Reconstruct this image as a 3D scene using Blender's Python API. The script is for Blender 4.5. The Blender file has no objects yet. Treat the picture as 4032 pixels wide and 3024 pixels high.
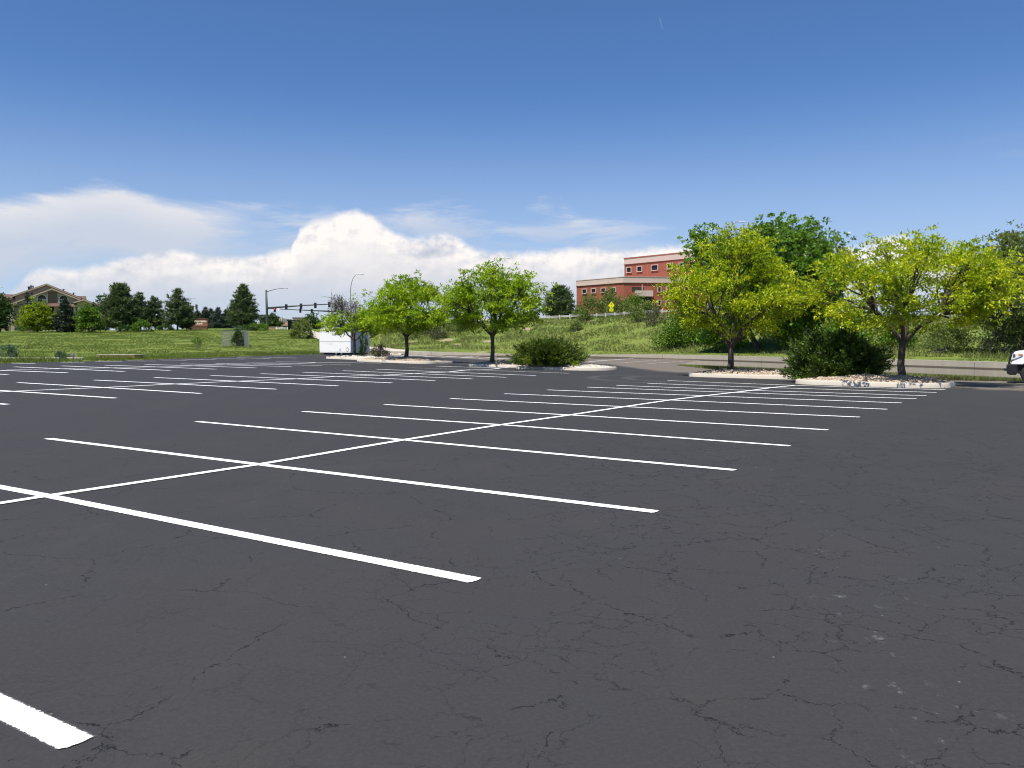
import bpy, math, random
import numpy as np
from mathutils import Vector, noise as mnoise

SC = bpy.context.scene
COL = SC.collection
R = math.radians

# ------------------------------------------------------------------ camera
F, PITCH, ROLL, YAW, CAMH = 3224.856, 0.05088, 0.00087, 0.57505, 1.58367
W0, H0 = 4032.0, 3024.0
cam_d = bpy.data.cameras.new('camera')
cam_d.sensor_fit = 'HORIZONTAL'
cam_d.sensor_width = 36.0
cam_d.lens = 36.0 * F / W0
cam_d.clip_start = 0.05
cam_d.clip_end = 20000
cam = bpy.data.objects.new('camera', cam_d)
COL.objects.link(cam)
cam.location = (0, 0, CAMH)
cam.rotation_euler = (math.pi / 2 - PITCH, 0, 0)
SC.camera = cam

# ------------------------------------------------------------------ sun, exposure
SUN_EL = 63.5
SUN_AZ = 218.0            # clockwise from +Y: behind the camera, a little to the left
sd = bpy.data.lights.new('sun', 'SUN')
sd.energy = 5.0
sd.angle = R(0.53)
sd.color = (1.0, 0.955, 0.89)
so = bpy.data.objects.new('sun', sd)
COL.objects.link(so)
_s = Vector((math.sin(R(SUN_AZ)) * math.cos(R(SUN_EL)), math.cos(R(SUN_AZ)) * math.cos(R(SUN_EL)), math.sin(R(SUN_EL))))
so.rotation_euler = _s.to_track_quat('Z', 'Y').to_euler()
so.location = _s * 60
SC.view_settings.view_transform = 'Standard'
SC.view_settings.look = 'None'
SC.view_settings.exposure = 0.44
SC.view_settings.gamma = 1.0
SC.cycles.pixel_filter_type = 'BLACKMAN_HARRIS'
SC.cycles.filter_width = 1.1
SC.cycles.max_bounces = 8
SC.cycles.transparent_max_bounces = 12


# ------------------------------------------------------------------ node helper
class NT:
    def __init__(self, tree):
        self.t = tree
        tree.nodes.clear()

    def n(self, kind, ins=None, **props):
        nd = self.t.nodes.new(kind)
        for k, v in props.items():
            setattr(nd, k, v)
        for k, v in (ins or {}).items():
            self.put(nd.inputs[k], v)
        return nd

    def put(self, sock, v):
        if isinstance(v, bpy.types.NodeSocket):
            self.t.links.new(v, sock)
        elif isinstance(v, bpy.types.Node):
            self.t.links.new(v.outputs[0], sock)
        else:
            if hasattr(sock.default_value, '__len__') and not hasattr(v, '__len__'):
                v = (v,) * len(sock.default_value)
            if hasattr(sock.default_value, '__len__') and len(sock.default_value) == 4 and len(v) == 3:
                v = tuple(v) + (1,)
            sock.default_value = v

    def m(self, op, a, b=0.0, c=0.0, clamp=False):
        nd = self.n('ShaderNodeMath', {0: a, 1: b, 2: c}, operation=op)
        nd.use_clamp = clamp
        return nd.outputs[0]

    def ss(self, x, lo, hi):
        nd = self.n('ShaderNodeMapRange', {0: x, 1: lo, 2: hi, 3: 0.0, 4: 1.0})
        nd.interpolation_type = 'SMOOTHSTEP'
        return nd.outputs[0]

    def mix(self, f, a, b, blend='MIX'):
        nd = self.n('ShaderNodeMix', data_type='RGBA', blend_type=blend)
        self.put(nd.inputs[0], f)
        self.put(nd.inputs[6], a)
        self.put(nd.inputs[7], b)
        return nd.outputs[2]

    def noise(self, vec, scale, detail=4, rough=0.55, dist=0.0):
        nd = self.n('ShaderNodeTexNoise', {'Scale': scale, 'Detail': detail, 'Roughness': rough, 'Distortion': dist})
        if vec is not None:
            self.put(nd.inputs['Vector'], vec)
        return nd.outputs[0]

    def ramp(self, f, stops):
        nd = self.n('ShaderNodeValToRGB', {0: f})
        e = nd.color_ramp.elements
        while len(e) < len(stops):
            e.new(0.5)
        for q, (p, c) in zip(e, stops):
            q.position = p
            q.color = tuple(c) + (1,) if len(c) == 3 else c
        return nd.outputs[0]

    def curve(self, x, pts):
        nd = self.n('ShaderNodeFloatCurve', {'Factor': 1.0, 'Value': x})
        c = nd.mapping.curves[0]
        while len(c.points) < len(pts):
            c.points.new(0.5, 0.5)
        for p, (a, b) in zip(c.points, pts):
            p.location = (a, b)
            p.handle_type = 'VECTOR'
        nd.mapping.update()
        return nd.outputs[0]


# ------------------------------------------------------------------ world: daylight sky with far clouds
def azel(px, py):
    t = (px - 2016) / F
    e = (1347 - py) / F
    return math.atan(t), math.atan(e / math.sqrt(1 + t * t))


wd = bpy.data.worlds.new('World')
SC.world = wd
wd.use_nodes = True
T = NT(wd.node_tree)
sky = T.n('ShaderNodeTexSky', sky_type='NISHITA', sun_disc=False)
sky.sun_elevation = R(SUN_EL)
sky.sun_rotation = R(SUN_AZ)
sky.altitude = 1700
sky.air_density = 1.0
sky.dust_density = 0.6
sky.ozone_density = 1.6
tc = T.n('ShaderNodeTexCoord').outputs['Generated']
sp = T.n('ShaderNodeSeparateXYZ', {0: tc})
az = T.m('ARCTAN2', sp.outputs[0], sp.outputs[1])
el = T.m('ARCSINE', sp.outputs[2])
AZ0, AZ1, ELM = azel(-300, 0)[0], azel(4332, 0)[0], 0.25


def cpts(lst):
    out = []
    for px, py in lst:
        a, e = azel(px, py)
        out.append(((a - AZ0) / (AZ1 - AZ0), max(0, e / ELM)))
    out.sort()
    return out


def pvec(sx, sy, off=0.0):
    return T.n('ShaderNodeCombineXYZ', {0: T.m('MULTIPLY', az, sx), 1: T.m('MULTIPLY', el, sy), 2: off}).outputs[0]


nb = T.noise(pvec(1, 1.25), 16, 6, 0.54)            # billows
nb2 = T.noise(pvec(1, 1.25, 3.1), 55, 5, 0.6)
nst = T.noise(pvec(1, 5, 7.0), 7, 7, 0.6, 0.4)       # streaks
nwarp = T.noise(pvec(1, 1.2, 1.7), 22, 3, 0.5)
azw = T.m('ADD', az, T.m('MULTIPLY', T.m('SUBTRACT', nwarp, 0.5), 0.018))
azn = T.n('ShaderNodeMapRange', {0: azw, 1: AZ0, 2: AZ1, 3: 0.0, 4: 1.0}).outputs[0]
topB = T.m('MULTIPLY', T.curve(azn, cpts([(-300, 1230), (40, 1150), (120, 1066), (330, 1045), (470, 1022), (570, 998), (620, 984), (760, 982), (815, 1006), (940, 1010), (1050, 988), (1168, 984), (1178, 925), (1192, 885), (1230, 862), (1310, 845), (1340, 828), (1410, 824), (1470, 850), (1545, 905), (1610, 928), (1780, 928), (1870, 975), (2000, 986), (2250, 980), (2460, 982), (2600, 962), (2710, 966), (3000, 990), (3380, 965), (3460, 935), (3560, 936), (3640, 985), (4300, 1000)])), ELM)
topA = T.m('MULTIPLY', T.curve(azn, cpts([(-300, 800), (0, 792), (150, 768), (280, 742), (400, 727), (500, 735), (620, 770), (720, 792), (950, 800), (1080, 792), (1160, 812), (1250, 820), (1330, 812), (1420, 835), (1560, 822), (1800, 785), (1960, 795), (2040, 835), (2130, 785), (2210, 785), (2280, 850), (2500, 868), (2700, 880), (3000, 960), (4300, 990)])), ELM)
# heaped cloud bank
dB = T.m('ADD', T.m('SUBTRACT', topB, el), T.m('ADD', T.m('MULTIPLY', T.m('SUBTRACT', nb, 0.5), 0.022), T.m('MULTIPLY', T.m('SUBTRACT', nb2, 0.5), 0.007)))
mB = T.m('MULTIPLY', T.ss(dB, -0.002, 0.010), T.m('ADD', 0.45, T.m('MULTIPLY', T.ss(el, 0.02, 0.085), 0.55)))
# relief of the heaps: difference of the billow noise towards the sun
nbs = T.noise(T.n('ShaderNodeVectorMath', {0: pvec(1, 1.25), 1: (0.004, -0.008, 0)}, operation='ADD').outputs[0], 16, 6, 0.54)
nf = T.noise(pvec(1, 1.2, 9.4), 42, 5, 0.55)
nfs = T.noise(T.n('ShaderNodeVectorMath', {0: pvec(1, 1.2, 9.4), 1: (0.0025, -0.005, 0)}, operation='ADD').outputs[0], 42, 5, 0.55)
rel = T.m('ADD', T.m('MULTIPLY', T.m('SUBTRACT', nb, nbs), 5.5), T.m('MULTIPLY', T.m('MULTIPLY', T.m('SUBTRACT', nf, nfs), 2.4), T.ss(el, 0.08, 0.13)))
depth = T.ss(dB, -0.002, 0.055)
fine_amp = T.m('SUBTRACT', 1.0, T.m('MULTIPLY', depth, 0.78))
lum = T.m('ADD', T.m('SUBTRACT', 0.92, T.m('MULTIPLY', depth, 0.40)), T.m('MULTIPLY', rel, fine_amp))
lum = T.m('ADD', lum, T.m('MULTIPLY', T.m('MULTIPLY', T.m('SUBTRACT', nb2, 0.5), 0.16), fine_amp))
nbig = T.noise(pvec(1, 1.8, 5.5), 9, 4, 0.55)
lum = T.m('ADD', lum, T.m('MULTIPLY', T.m('SUBTRACT', nbig, 0.5), 0.55))
core = T.ss(T.m('ABSOLUTE', T.m('SUBTRACT', az, azel(1420, 0)[0])), 0.0, 0.16)
hi = T.ss(el, 0.055, 0.13)
lum = T.m('ADD', lum, T.m('MULTIPLY', T.m('MULTIPLY', T.m('SUBTRACT', 1.0, core), hi), 0.30))
patch = T.m('ADD', T.m('POWER', T.m('DIVIDE', T.m('SUBTRACT', az, azel(1690, 0)[0]), 0.040), 2.0), T.m('POWER', T.m('DIVIDE', T.m('SUBTRACT', T.m('ADD', el, T.m('MULTIPLY', T.m('SUBTRACT', nst, 0.5), 0.02)), azel(1690, 968)[1]), 0.012), 2.0))
lum = T.m('SUBTRACT', lum, T.m('MULTIPLY', T.m('SUBTRACT', 1.0, T.ss(patch, 0.2, 1.5)), 0.55))
lum = T.m('MULTIPLY', lum, T.m('ADD', 0.18, T.m('MULTIPLY', T.ss(el, 0.02, 0.115), 0.82)), clamp=True)
colB = T.mix(lum, (0.40, 0.435, 0.515, 1), (0.76, 0.72, 0.695, 1))
# thin sheet cloud, left anvil and right streaks
dA = T.m('ADD', T.m('SUBTRACT', topA, el), T.m('ADD', T.m('MULTIPLY', T.m('SUBTRACT', nst, 0.5), 0.03), T.m('MULTIPLY', T.m('SUBTRACT', nb, 0.5), 0.012)))
mA = T.m('MULTIPLY', T.ss(dA, -0.004, 0.013), T.m('SUBTRACT', 1.0, T.ss(dA, 0.050, 0.10)))
leftA = T.m('SUBTRACT', 1.0, T.ss(az, azel(700, 0)[0], azel(1100, 0)[0]))
opA = T.m('MULTIPLY', mA, T.m('ADD', T.m('MULTIPLY', leftA, 0.85), T.m('MULTIPLY', T.ss(nst, 0.38, 0.64), 0.70)), clamp=True)
fadeR = T.m('SUBTRACT', 1.0, T.m('MULTIPLY', T.ss(az, azel(2250, 0)[0], azel(2800, 0)[0]), 0.85))
opA = T.m('MULTIPLY', opA, fadeR)
colA = T.mix(T.ss(dA, 0.0, 0.05), (0.60, 0.60, 0.63, 1), (0.44, 0.49, 0.58, 1))
# low whitish air above the horizon and a faint veil high on the right
low = T.m('MULTIPLY', T.m('SUBTRACT', 1.0, T.ss(el, 0.02, 0.30)), 0.62)
veil = T.m('MULTIPLY', T.m('MULTIPLY', T.ss(az, 0.25, 0.62), T.m('SUBTRACT', 1.0, T.ss(T.m('ABSOLUTE', T.m('SUBTRACT', el, 0.17)), 0.0, 0.10))), T.m('MULTIPLY', nst, 0.55))
# a short bit of vapour trail
cax, cay = azel(2590, 118)
ca = T.m('SUBTRACT', az, cax)
ce = T.m('SUBTRACT', el, cay)
perp = T.m('ABSOLUTE', T.m('ADD', T.m('MULTIPLY', ca, 0.955), T.m('MULTIPLY', ce, 0.297)))
along = T.m('ABSOLUTE', T.m('SUBTRACT', T.m('MULTIPLY', ce, 0.955), T.m('MULTIPLY', ca, 0.297)))
trail = T.m('MULTIPLY', T.m('MULTIPLY', T.m('SUBTRACT', 1.0, T.ss(perp, 0.0002, 0.0011)), T.m('SUBTRACT', 1.0, T.ss(along, 0.003, 0.010))), 0.13)
front = T.ss(sp.outputs[1], 0.1, 0.3)
SKY_STR = 0.078
skyc = T.mix(1.0, sky.outputs[0], (0.66, 0.93, 1.24, 1), 'MULTIPLY')
bg_sky = T.n('ShaderNodeBackground', {0: skyc, 1: SKY_STR})
bg_low = T.n('ShaderNodeBackground', {0: (0.42, 0.48, 0.58, 1), 1: 1.0})
bg_A = T.n('ShaderNodeBackground', {0: colA, 1: 0.98})
bg_B = T.n('ShaderNodeBackground', {0: colB, 1: 1.0})
s1 = T.n('ShaderNodeMixShader', {0: T.m('MAXIMUM', T.m('MAXIMUM', low, veil), trail), 1: bg_sky.outputs[0], 2: bg_low.outputs[0]})
s2 = T.n('ShaderNodeMixShader', {0: T.m('MULTIPLY', opA, front), 1: s1.outputs[0], 2: bg_A.outputs[0]})
s3 = T.n('ShaderNodeMixShader', {0: T.m('MULTIPLY', mB, front), 1: s2.outputs[0], 2: bg_B.outputs[0]})
T.n('ShaderNodeOutputWorld', {0: s3.outputs[0]})
wd.cycles.sampling_method = 'MANUAL'
wd.cycles.sample_map_resolution = 1024


# ------------------------------------------------------------------ geometry of the place
_cp, _sp_ = math.cos(PITCH), math.sin(PITCH)


def ray(px, py):
    a = (px - W0 / 2) / F
    b = (H0 / 2 - py) / F
    return np.array([a, _cp + b * _sp_, -_sp_ + b * _cp])


def at(px, py, Y):
    """point of the place seen at a pixel of the photograph, Y metres ahead of the camera"""
    d = ray(px, py)
    d = d * (Y / d[1])
    return np.array([d[0], d[1], d[2] + CAMH])


def zat(px, py, Y):
    return at(px, py, Y)[2]


def sstep(x, a, b):
    t = np.clip((x - a) / (b - a), 0, 1)
    return t * t * (3 - 2 * t)


UX, UY = math.sin(YAW), math.cos(YAW)     # along the rows of stalls
VX, VY = math.cos(YAW), -math.sin(YAW)    # across the rows


def zlot(x, y):
    x = np.asarray(x, float)
    y = np.asarray(y, float)
    xc = np.clip(x, -70, 15)
    yc = np.clip(y, 0, 85)
    z = -0.11429 * np.maximum(yc - 25, 0) ** 2 / 1000 - 0.37021 * xc * yc / 1000 - 0.42792 * np.maximum(-xc - 5, 0) ** 2 / 1000 + 0.37092 * xc / 100
    u = x * UX + y * UY
    v = x * VX + y * VY
    k = sstep(u, 37, 47) * sstep(v, -60, -34)
    return z * (1 - k) + (-0.21) * k


def un(px, py):
    """point of the parking lot seen at a pixel"""
    d = ray(px, py)
    t = 1.0
    st = 0.05
    while t < 400:
        p = d * t
        if p[2] + CAMH < float(zlot(p[0], p[1])):
            return np.array([p[0], p[1]])
        t += st
    return d[:2] * 200


# terrain: profiles (distance, photo row) at a number of bearings, ten rows each
PROF = {
    -3000: [(33, None), (33.3, None), (45, .5), (70, 1.6), (110, 3), (160, 3.6), (190, 4), (300, 4.5), (600, 6), (3000, 8)],
    -1500: [(41.8, None), (42.1, None), (58, .5), (85, 1.4), (130, 2.8), (165, 3.6), (190, 4), (300, 4.5), (600, 6), (3000, 8)],
    0: [(57, None), (57.3, None), (75, 'p1400'), (100, 'p1368'), (140, 'p1326'), (166, 'p1307'), (190, 'p1301'), (300, 'p1303'), (600, 'p1318'), (3000, 'p1338')],
    500: [(64.4, None), (64.7, None), (82, 'p1393'), (110, 'p1358'), (150, 'p1322'), (178, 'p1305'), (200, 'p1300'), (300, 'p1303'), (600, 'p1318'), (3000, 'p1338')],
    800: [(75, None), (75.3, None), (92, 'p1389'), (120, 'p1354'), (160, 'p1320'), (190, 'p1298'), (210, 'p1294'), (300, 'p1303'), (600, 'p1318'), (3000, 'p1338')],
    1000: [(86, None), (86.3, None), (100, 'p1389'), (125, 'p1356'), (160, 'p1322'), (190, 'p1299'), (208, 'p1294'), (300, 'p1303'), (600, 'p1318'), (3000, 'p1338')],
    1225: [(100, None), (100.3, None), (112, 'p1380'), (135, 'p1350'), (165, 'p1320'), (190, 'p1302'), (208, 'p1297'), (300, 'p1303'), (600, 'p1318'), (3000, 'p1338')],
    1450: [(106, None), (106.3, None), (116, 'p1377'), (135, 'p1352'), (160, 'p1325'), (178, 'p1300'), (200, 'p1294'), (300, 'p1303'), (600, 'p1318'), (3000, 'p1338')],
    1530: [(108, None), (108.3, 'w'), (114, 'p1374'), (125, 'p1345'), (138, 'p1305'), (150, 'p1282'), (165, 'p1282'), (300, 'p1296'), (600, 'p1318'), (3000, 'p1338')],
    1750: [(107, None), (107.3, 'w'), (113, 'p1374'), (123, 'p1335'), (134, 'p1298'), (144, 'p1274'), (158, 'p1276'), (260, 'p1280'), (600, 'p1318'), (3000, 'p1338')],
    2000: [(105.5, None), (105.8, 'w'), (112, 'p1375'), (121, 'p1330'), (131, 'p1290'), (140, 'p1264'), (154, 'p1266'), (240, 'p1252'), (600, 'p1318'), (3000, 'p1338')],
    2250: [(104, None), (104.3, 'w'), (110, 'p1378'), (118, 'p1332'), (126, 'p1285'), (134, 'p1256'), (148, 'p1258'), (230, 'p1246'), (600, 'p1318'), (3000, 'p1338')],
    2600: [(88, None), (88.3, 'w'), (95, 'p1386'), (104, 'p1330'), (112, 'p1276'), (120, 'p1238'), (134, 'p1240'), (225, 'p1246'), (600, 'p1318'), (3000, 'p1338')],
    3106: [(71, None), (71.3, 'w'), (77, 'p1393'), (86, 'p1350'), (95, 'p1290'), (103, 'p1243'), (117, 'p1244'), (215, 'p1260'), (600, 'p1318'), (3000, 'p1338')],
    3900: [(54.7, None), (55.0, 'w'), (60, 'p1408'), (68, 'p1375'), (78, 'p1315'), (88, 'p1250'), (102, 'p1250'), (205, 'p1270'), (600, 'p1318'), (3000, 'p1338')],
    4400: [(47, None), (47.3, 'w'), (52, 'p1420'), (60, 'p1385'), (70, 'p1318'), (80, 'p1250'), (94, 'p1250'), (205, 'p1270'), (600, 'p1318'), (3000, 'p1338')],
    6500: [(28, None), (28.3, 'w'), (33, .4), (41, .9), (51, 2.5), (61, 4), (75, 4), (205, 5), (600, 6), (3000, 8)],
    9000: [(18, None), (18.3, 'w'), (23, .4), (31, .9), (41, 2.5), (51, 4), (65, 4), (205, 5), (600, 6), (3000, 8)],
}
WALLH = 0.50
PC = sorted(PROF)
_py, _pz = [], []
for c in PC:
    ys, zs = [], []
    for i, (Y, q) in enumerate(PROF[c]):
        t = (c - 2016) / F
        if q is None:
            z = float(zlot(t * Y, Y)) + (-0.12 if i == 0 else 0.05)
        elif q == 'w':
            z = float(zlot(t * Y, Y)) + WALLH - 0.03
        elif isinstance(q, str):
            z = zat(c, float(q[1:]), Y)
        else:
            z = q
        ys.append(Y)
        zs.append(z)
    _py.append(ys)
    _pz.append(zs)
_py, _pz, PCa = np.array(_py), np.array(_pz), np.array(PC, float)


def prof(c):
    return (np.array([np.interp(c, PCa, _py[:, i]) for i in range(10)]),
            np.array([np.interp(c, PCa, _pz[:, i]) for i in range(10)]))


def bump(x, y):
    return 0.10 * mnoise.noise((x * .09, y * .09, 3.3)) + 0.05 * mnoise.noise((x * .31, y * .31, 1.3))


def ter(x, y):
    """height of the grassland"""
    c = 2016 + F * x / max(y, 1)
    ys, zs = prof(c)
    k = float(np.clip((y - ys[1]) / 8, 0, 1))
    return float(np.interp(y, ys, zs)) + bump(x, y) * k


def edgeY(x, y):
    return float(np.interp(2016 + F * x / max(y, 1e-3), PCa, _py[:, 0]))


def ontop(px, Y):
    """a spot on the grassland at a bearing (photo column) and distance"""
    x = (px - 2016) / F * Y
    return np.array([x, Y, ter(x, Y)])


# ------------------------------------------------------------------ mesh helpers
def link(o, parent=None):
    COL.objects.link(o)
    if parent is not None:
        o.parent = parent
    return o


def tag(o, label=None, cat=None, group=None, kind=None):
    if label:
        o['label'] = label
    if cat:
        o['category'] = cat
    if group:
        o['group'] = group
    if kind:
        o['kind'] = kind
    return o


def empty(name, loc, rz=0.0, label=None, cat=None, group=None, kind=None):
    o = bpy.data.objects.new(name, None)
    o.empty_display_size = 0.3
    link(o)
    o.location = tuple(float(v) for v in loc)
    o.rotation_euler = (0, 0, rz)
    return tag(o, label, cat, group, kind)


def fast_mesh(name, verts, faces, smooth=False, rnd=None):
    """verts (n,3), faces (m,k) all of one size k"""
    me = bpy.data.meshes.new(name)
    verts = np.asarray(verts, np.float32)
    faces = np.asarray(faces, np.int32)
    me.vertices.add(len(verts))
    me.vertices.foreach_set('co', verts.ravel())
    k = faces.shape[1]
    me.loops.add(faces.size)
    me.loops.foreach_set('vertex_index', faces.ravel())
    me.polygons.add(len(faces))
    me.polygons.foreach_set('loop_start', np.arange(0, faces.size, k, dtype=np.int32))
    me.polygons.foreach_set('loop_total', np.full(len(faces), k, np.int32))
    me.polygons.foreach_set('use_smooth', np.full(len(faces), smooth))
    if rnd is not None:
        a = me.attributes.new('rnd', 'FLOAT', 'FACE')
        a.data.foreach_set('value', np.asarray(rnd, np.float32))
    me.update(calc_edges=True)
    return me


def fobj(name, verts, faces, mat, parent=None, smooth=False, rnd=None):
    me = fast_mesh(name, verts, faces, smooth, rnd)
    me.materials.append(mat)
    return link(bpy.data.objects.new(name, me), parent)


class MB:
    def __init__(self):
        self.v, self.f, self.mi = [], [], []

    def add(self, vs, fs, mi=0):
        b = len(self.v)
        self.v += [tuple(float(q) for q in p) for p in vs]
        self.f += [tuple(b + i for i in f) for f in fs]
        self.mi += [mi] * len(fs)
        return self

    def box(self, c, s, rz=0.0, mi=0):
        cx, cy, cz = c
        hx, hy, hz = s[0] / 2, s[1] / 2, s[2] / 2
        ca, sa = math.cos(rz), math.sin(rz)
        vs = []
        for z in (-hz, hz):
            for x, y in ((-hx, -hy), (hx, -hy), (hx, hy), (-hx, hy)):
                vs.append((cx + x * ca - y * sa, cy + x * sa + y * ca, cz + z))
        return self.add(vs, [(3, 2, 1, 0), (4, 5, 6, 7), (0, 1, 5, 4), (1, 2, 6, 5), (2, 3, 7, 6), (3, 0, 4, 7)], mi)

    def prism(self, poly, y0, y1, mi=0):
        """polygon in x,z, run from y0 to y1"""
        n = len(poly)
        vs = [(x, y0, z) for x, z in poly] + [(x, y1, z) for x, z in poly]
        fs = [tuple(range(n)), tuple(range(2 * n - 1, n - 1, -1))]
        for i in range(n):
            j = (i + 1) % n
            fs.append((i, n + i, n + j, j))
        return self.add(vs, fs, mi)

    def slab(self, poly, z0, z1, mi=0):
        n = len(poly)
        vs = [(x, y, z0) for x, y in poly] + [(x, y, z1) for x, y in poly]
        fs = [tuple(range(n - 1, -1, -1)), tuple(range(n, 2 * n))]
        for i in range(n):
            j = (i + 1) % n
            fs.append((i, j, n + j, n + i))
        return self.add(vs, fs, mi)

    def tube(self, pts, rad, sides=8, cap=True, mi=0):
        pts = [np.asarray(p, float) for p in pts]
        if not hasattr(rad, '__len__'):
            rad = [rad] * len(pts)
        vs, fs = [], []
        n = len(pts)
        pt = pts[1] - pts[0]
        ref = np.array([0, 0, 1.0]) if abs(pt[2]) < 0.9 * np.linalg.norm(pt) else np.array([1.0, 0, 0])
        for i, p in enumerate(pts):
            d = pts[min(i + 1, n - 1)] - pts[max(i - 1, 0)]
            d = d / (np.linalg.norm(d) + 1e-9)
            a = np.cross(d, ref)
            a /= np.linalg.norm(a) + 1e-9
            b = np.cross(d, a)
            for k in range(sides):
                t = 2 * math.pi * k / sides
                vs.append(p + rad[i] * (math.cos(t) * a + math.sin(t) * b))
        for i in range(n - 1):
            for k in range(sides):
                k2 = (k + 1) % sides
                fs.append((i * sides + k, i * sides + k2, (i + 1) * sides + k2, (i + 1) * sides + k))
        if cap:
            fs.append(tuple(range(sides - 1, -1, -1)))
            fs.append(tuple(range((n - 1) * sides, n * sides)))
        return self.add(vs, fs, mi)

    def build(self, name, mats, parent=None, smooth=False, bevel=0.0, loc=None, rz=None, autos=None):
        me = bpy.data.meshes.new(name)
        me.from_pydata(self.v, [], self.f)
        if not isinstance(mats, (list, tuple)):
            mats = [mats]
        for m_ in mats:
            me.materials.append(m_)
        me.polygons.foreach_set('material_index', self.mi)
        if smooth or autos:
            me.polygons.foreach_set('use_smooth', [True] * len(me.polygons))
        me.update()
        o = link(bpy.data.objects.new(name, me), parent)
        if autos:
            me.set_sharp_from_angle(angle=R(autos))
        if bevel:
            b = o.modifiers.new('bevel', 'BEVEL')
            b.width = bevel
            b.segments = 2
            b.limit_method = 'ANGLE'
        if loc is not None:
            o.location = tuple(float(q) for q in loc)
        if rz is not None:
            o.rotation_euler = (0, 0, rz)
        return o


def text_mb(s, size, bold=0.0):
    """letters as verts and faces, centred, in x,z facing -y"""
    cu = bpy.data.curves.new('letters', 'FONT')
    cu.body = s
    cu.size = size
    cu.align_x = 'CENTER'
    cu.align_y = 'CENTER'
    cu.extrude = 0.012
    cu.offset = bold
    cu.resolution_u = 2
    o = bpy.data.objects.new('letters', cu)
    COL.objects.link(o)
    dg = bpy.context.evaluated_depsgraph_get()
    me = bpy.data.meshes.new_from_object(o.evaluated_get(dg))
    vs = [(v.co.x, -v.co.z, v.co.y) for v in me.vertices]
    fs = [tuple(p.vertices) for p in me.polygons]
    bpy.data.objects.remove(o)
    bpy.data.meshes.remove(me)
    bpy.data.curves.remove(cu)
    return vs, fs


# ------------------------------------------------------------------ materials
def mat(name):
    m_ = bpy.data.materials.new(name)
    m_.use_nodes = True
    return m_, NT(m_.node_tree)


def out(T, sh, disp=None):
    o = T.n('ShaderNodeOutputMaterial', {0: sh})
    return o


def plain(name, col, rough=0.6, metal=0.0, var=0.12, scale=3.0, bump_=0.0, spec=0.4):
    m_, T = mat(name)
    p = T.n('ShaderNodeTexCoord').outputs['Object']
    n1 = T.noise(p, scale, 6, 0.6)
    c2 = tuple(c * (1 - var) for c in col)
    c1 = tuple(min(1, c * (1 + var)) for c in col)
    cc = T.mix(n1, c2, c1)
    ins = {'Base Color': cc, 'Roughness': rough, 'Metallic': metal, 'Specular IOR Level': spec}
    if bump_:
        b = T.n('ShaderNodeBump', {'Strength': bump_, 'Distance': 0.02, 'Height': T.noise(p, scale * 12, 4)})
        ins['Normal'] = b.outputs[0]
    out(T, T.n('ShaderNodeBsdfPrincipled', ins).outputs[0])
    return m_


def leafmat(name, stops, trans=0.38, rough=0.5, tcol=1.35, spec=0.3):
    m_, T = mat(name)
    r = T.n('ShaderNodeAttribute', attribute_name='rnd').outputs['Fac']
    c = T.ramp(r, stops)
    p = T.n('ShaderNodeBsdfPrincipled', {'Base Color': c, 'Roughness': rough, 'Specular IOR Level': spec})
    t = T.n('ShaderNodeBsdfTranslucent', {0: T.mix(1.0, c, (tcol, tcol, tcol * 0.7, 1), 'MULTIPLY')})
    out(T, T.n('ShaderNodeMixShader', {0: trans, 1: p.outputs[0], 2: t.outputs[0]}).outputs[0])
    return m_


M = {}
M['locust'] = leafmat('locust_leaf', [(0, (.10, .20, .008)), (.5, (.26, .39, .010)), (1, (.44, .54, .012))], .30)
M['locust_gold'] = leafmat('locust_leaf_gold', [(0, (.14, .23, .006)), (.45, (.33, .42, .008)), (1, (.56, .57, .012))], .30)
M['cotton'] = leafmat('cottonwood_leaf', [(0, (.068, .145, .014)), (.6, (.15, .285, .026)), (1, (.27, .41, .05))], .4, .35, 1.2, .5)
M['green'] = leafmat('green_leaf', [(0, (.050, .110, .012)), (.6, (.11, .20, .016)), (1, (.18, .28, .02))], .32)
M['darkgreen'] = leafmat('dark_leaf', [(0, (.024, .058, .012)), (.6, (.052, .108, .020)), (1, (.095, .165, .032))], .2)
M['olive'] = leafmat('olive_leaf', [(0, (.080, .115, .026)), (.6, (.16, .21, .048)), (1, (.25, .31, .08))], .36)
M['yellowgreen'] = leafmat('yellow_green_leaf', [(0, (.11, .17, .008)), (.5, (.20, .27, .010)), (1, (.30, .36, .015))], .4)
M['pine'] = leafmat('pine_needle', [(0, (.036, .062, .024)), (.6, (.090, .132, .045)), (1, (.175, .22, .08))], .15)
M['spruce'] = leafmat('spruce_needle', [(0, (.022, .036, .022)), (.6, (.045, .066, .038)), (1, (.085, .115, .066))], .1)
M['blue_spruce'] = leafmat('blue_spruce_needle', [(0, (.030, .050, .034)), (.6, (.055, .085, .062)), (1, (.10, .14, .11))], .1)
M['juniper'] = leafmat('juniper_scale', [(0, (.024, .046, .005)), (.6, (.066, .110, .010)), (1, (.16, .21, .016))], .15)
M['juniper_dark'] = leafmat('juniper_dark_scale', [(0, (.016, .034, .004)), (.6, (.042, .080, .008)), (1, (.11, .18, .016))], .12)
M['dry'] = leafmat('dry_twig', [(0, (.09, .065, .045)), (.6, (.15, .11, .075)), (1, (.19, .18, .09))], .1)
M['deadleaf'] = leafmat('dead_leaf', [(0, (.10, .08, .065)), (1, (.19, .15, .12))], .1)
M['sage'] = leafmat('sage_leaf', [(0, (.075, .085, .04)), (.6, (.12, .13, .06)), (1, (.18, .18, .09))], .2)
M['bluegrass'] = leafmat('blue_green_leaf', [(0, (.06, .10, .06)), (1, (.13, .20, .12))], .25)
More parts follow.
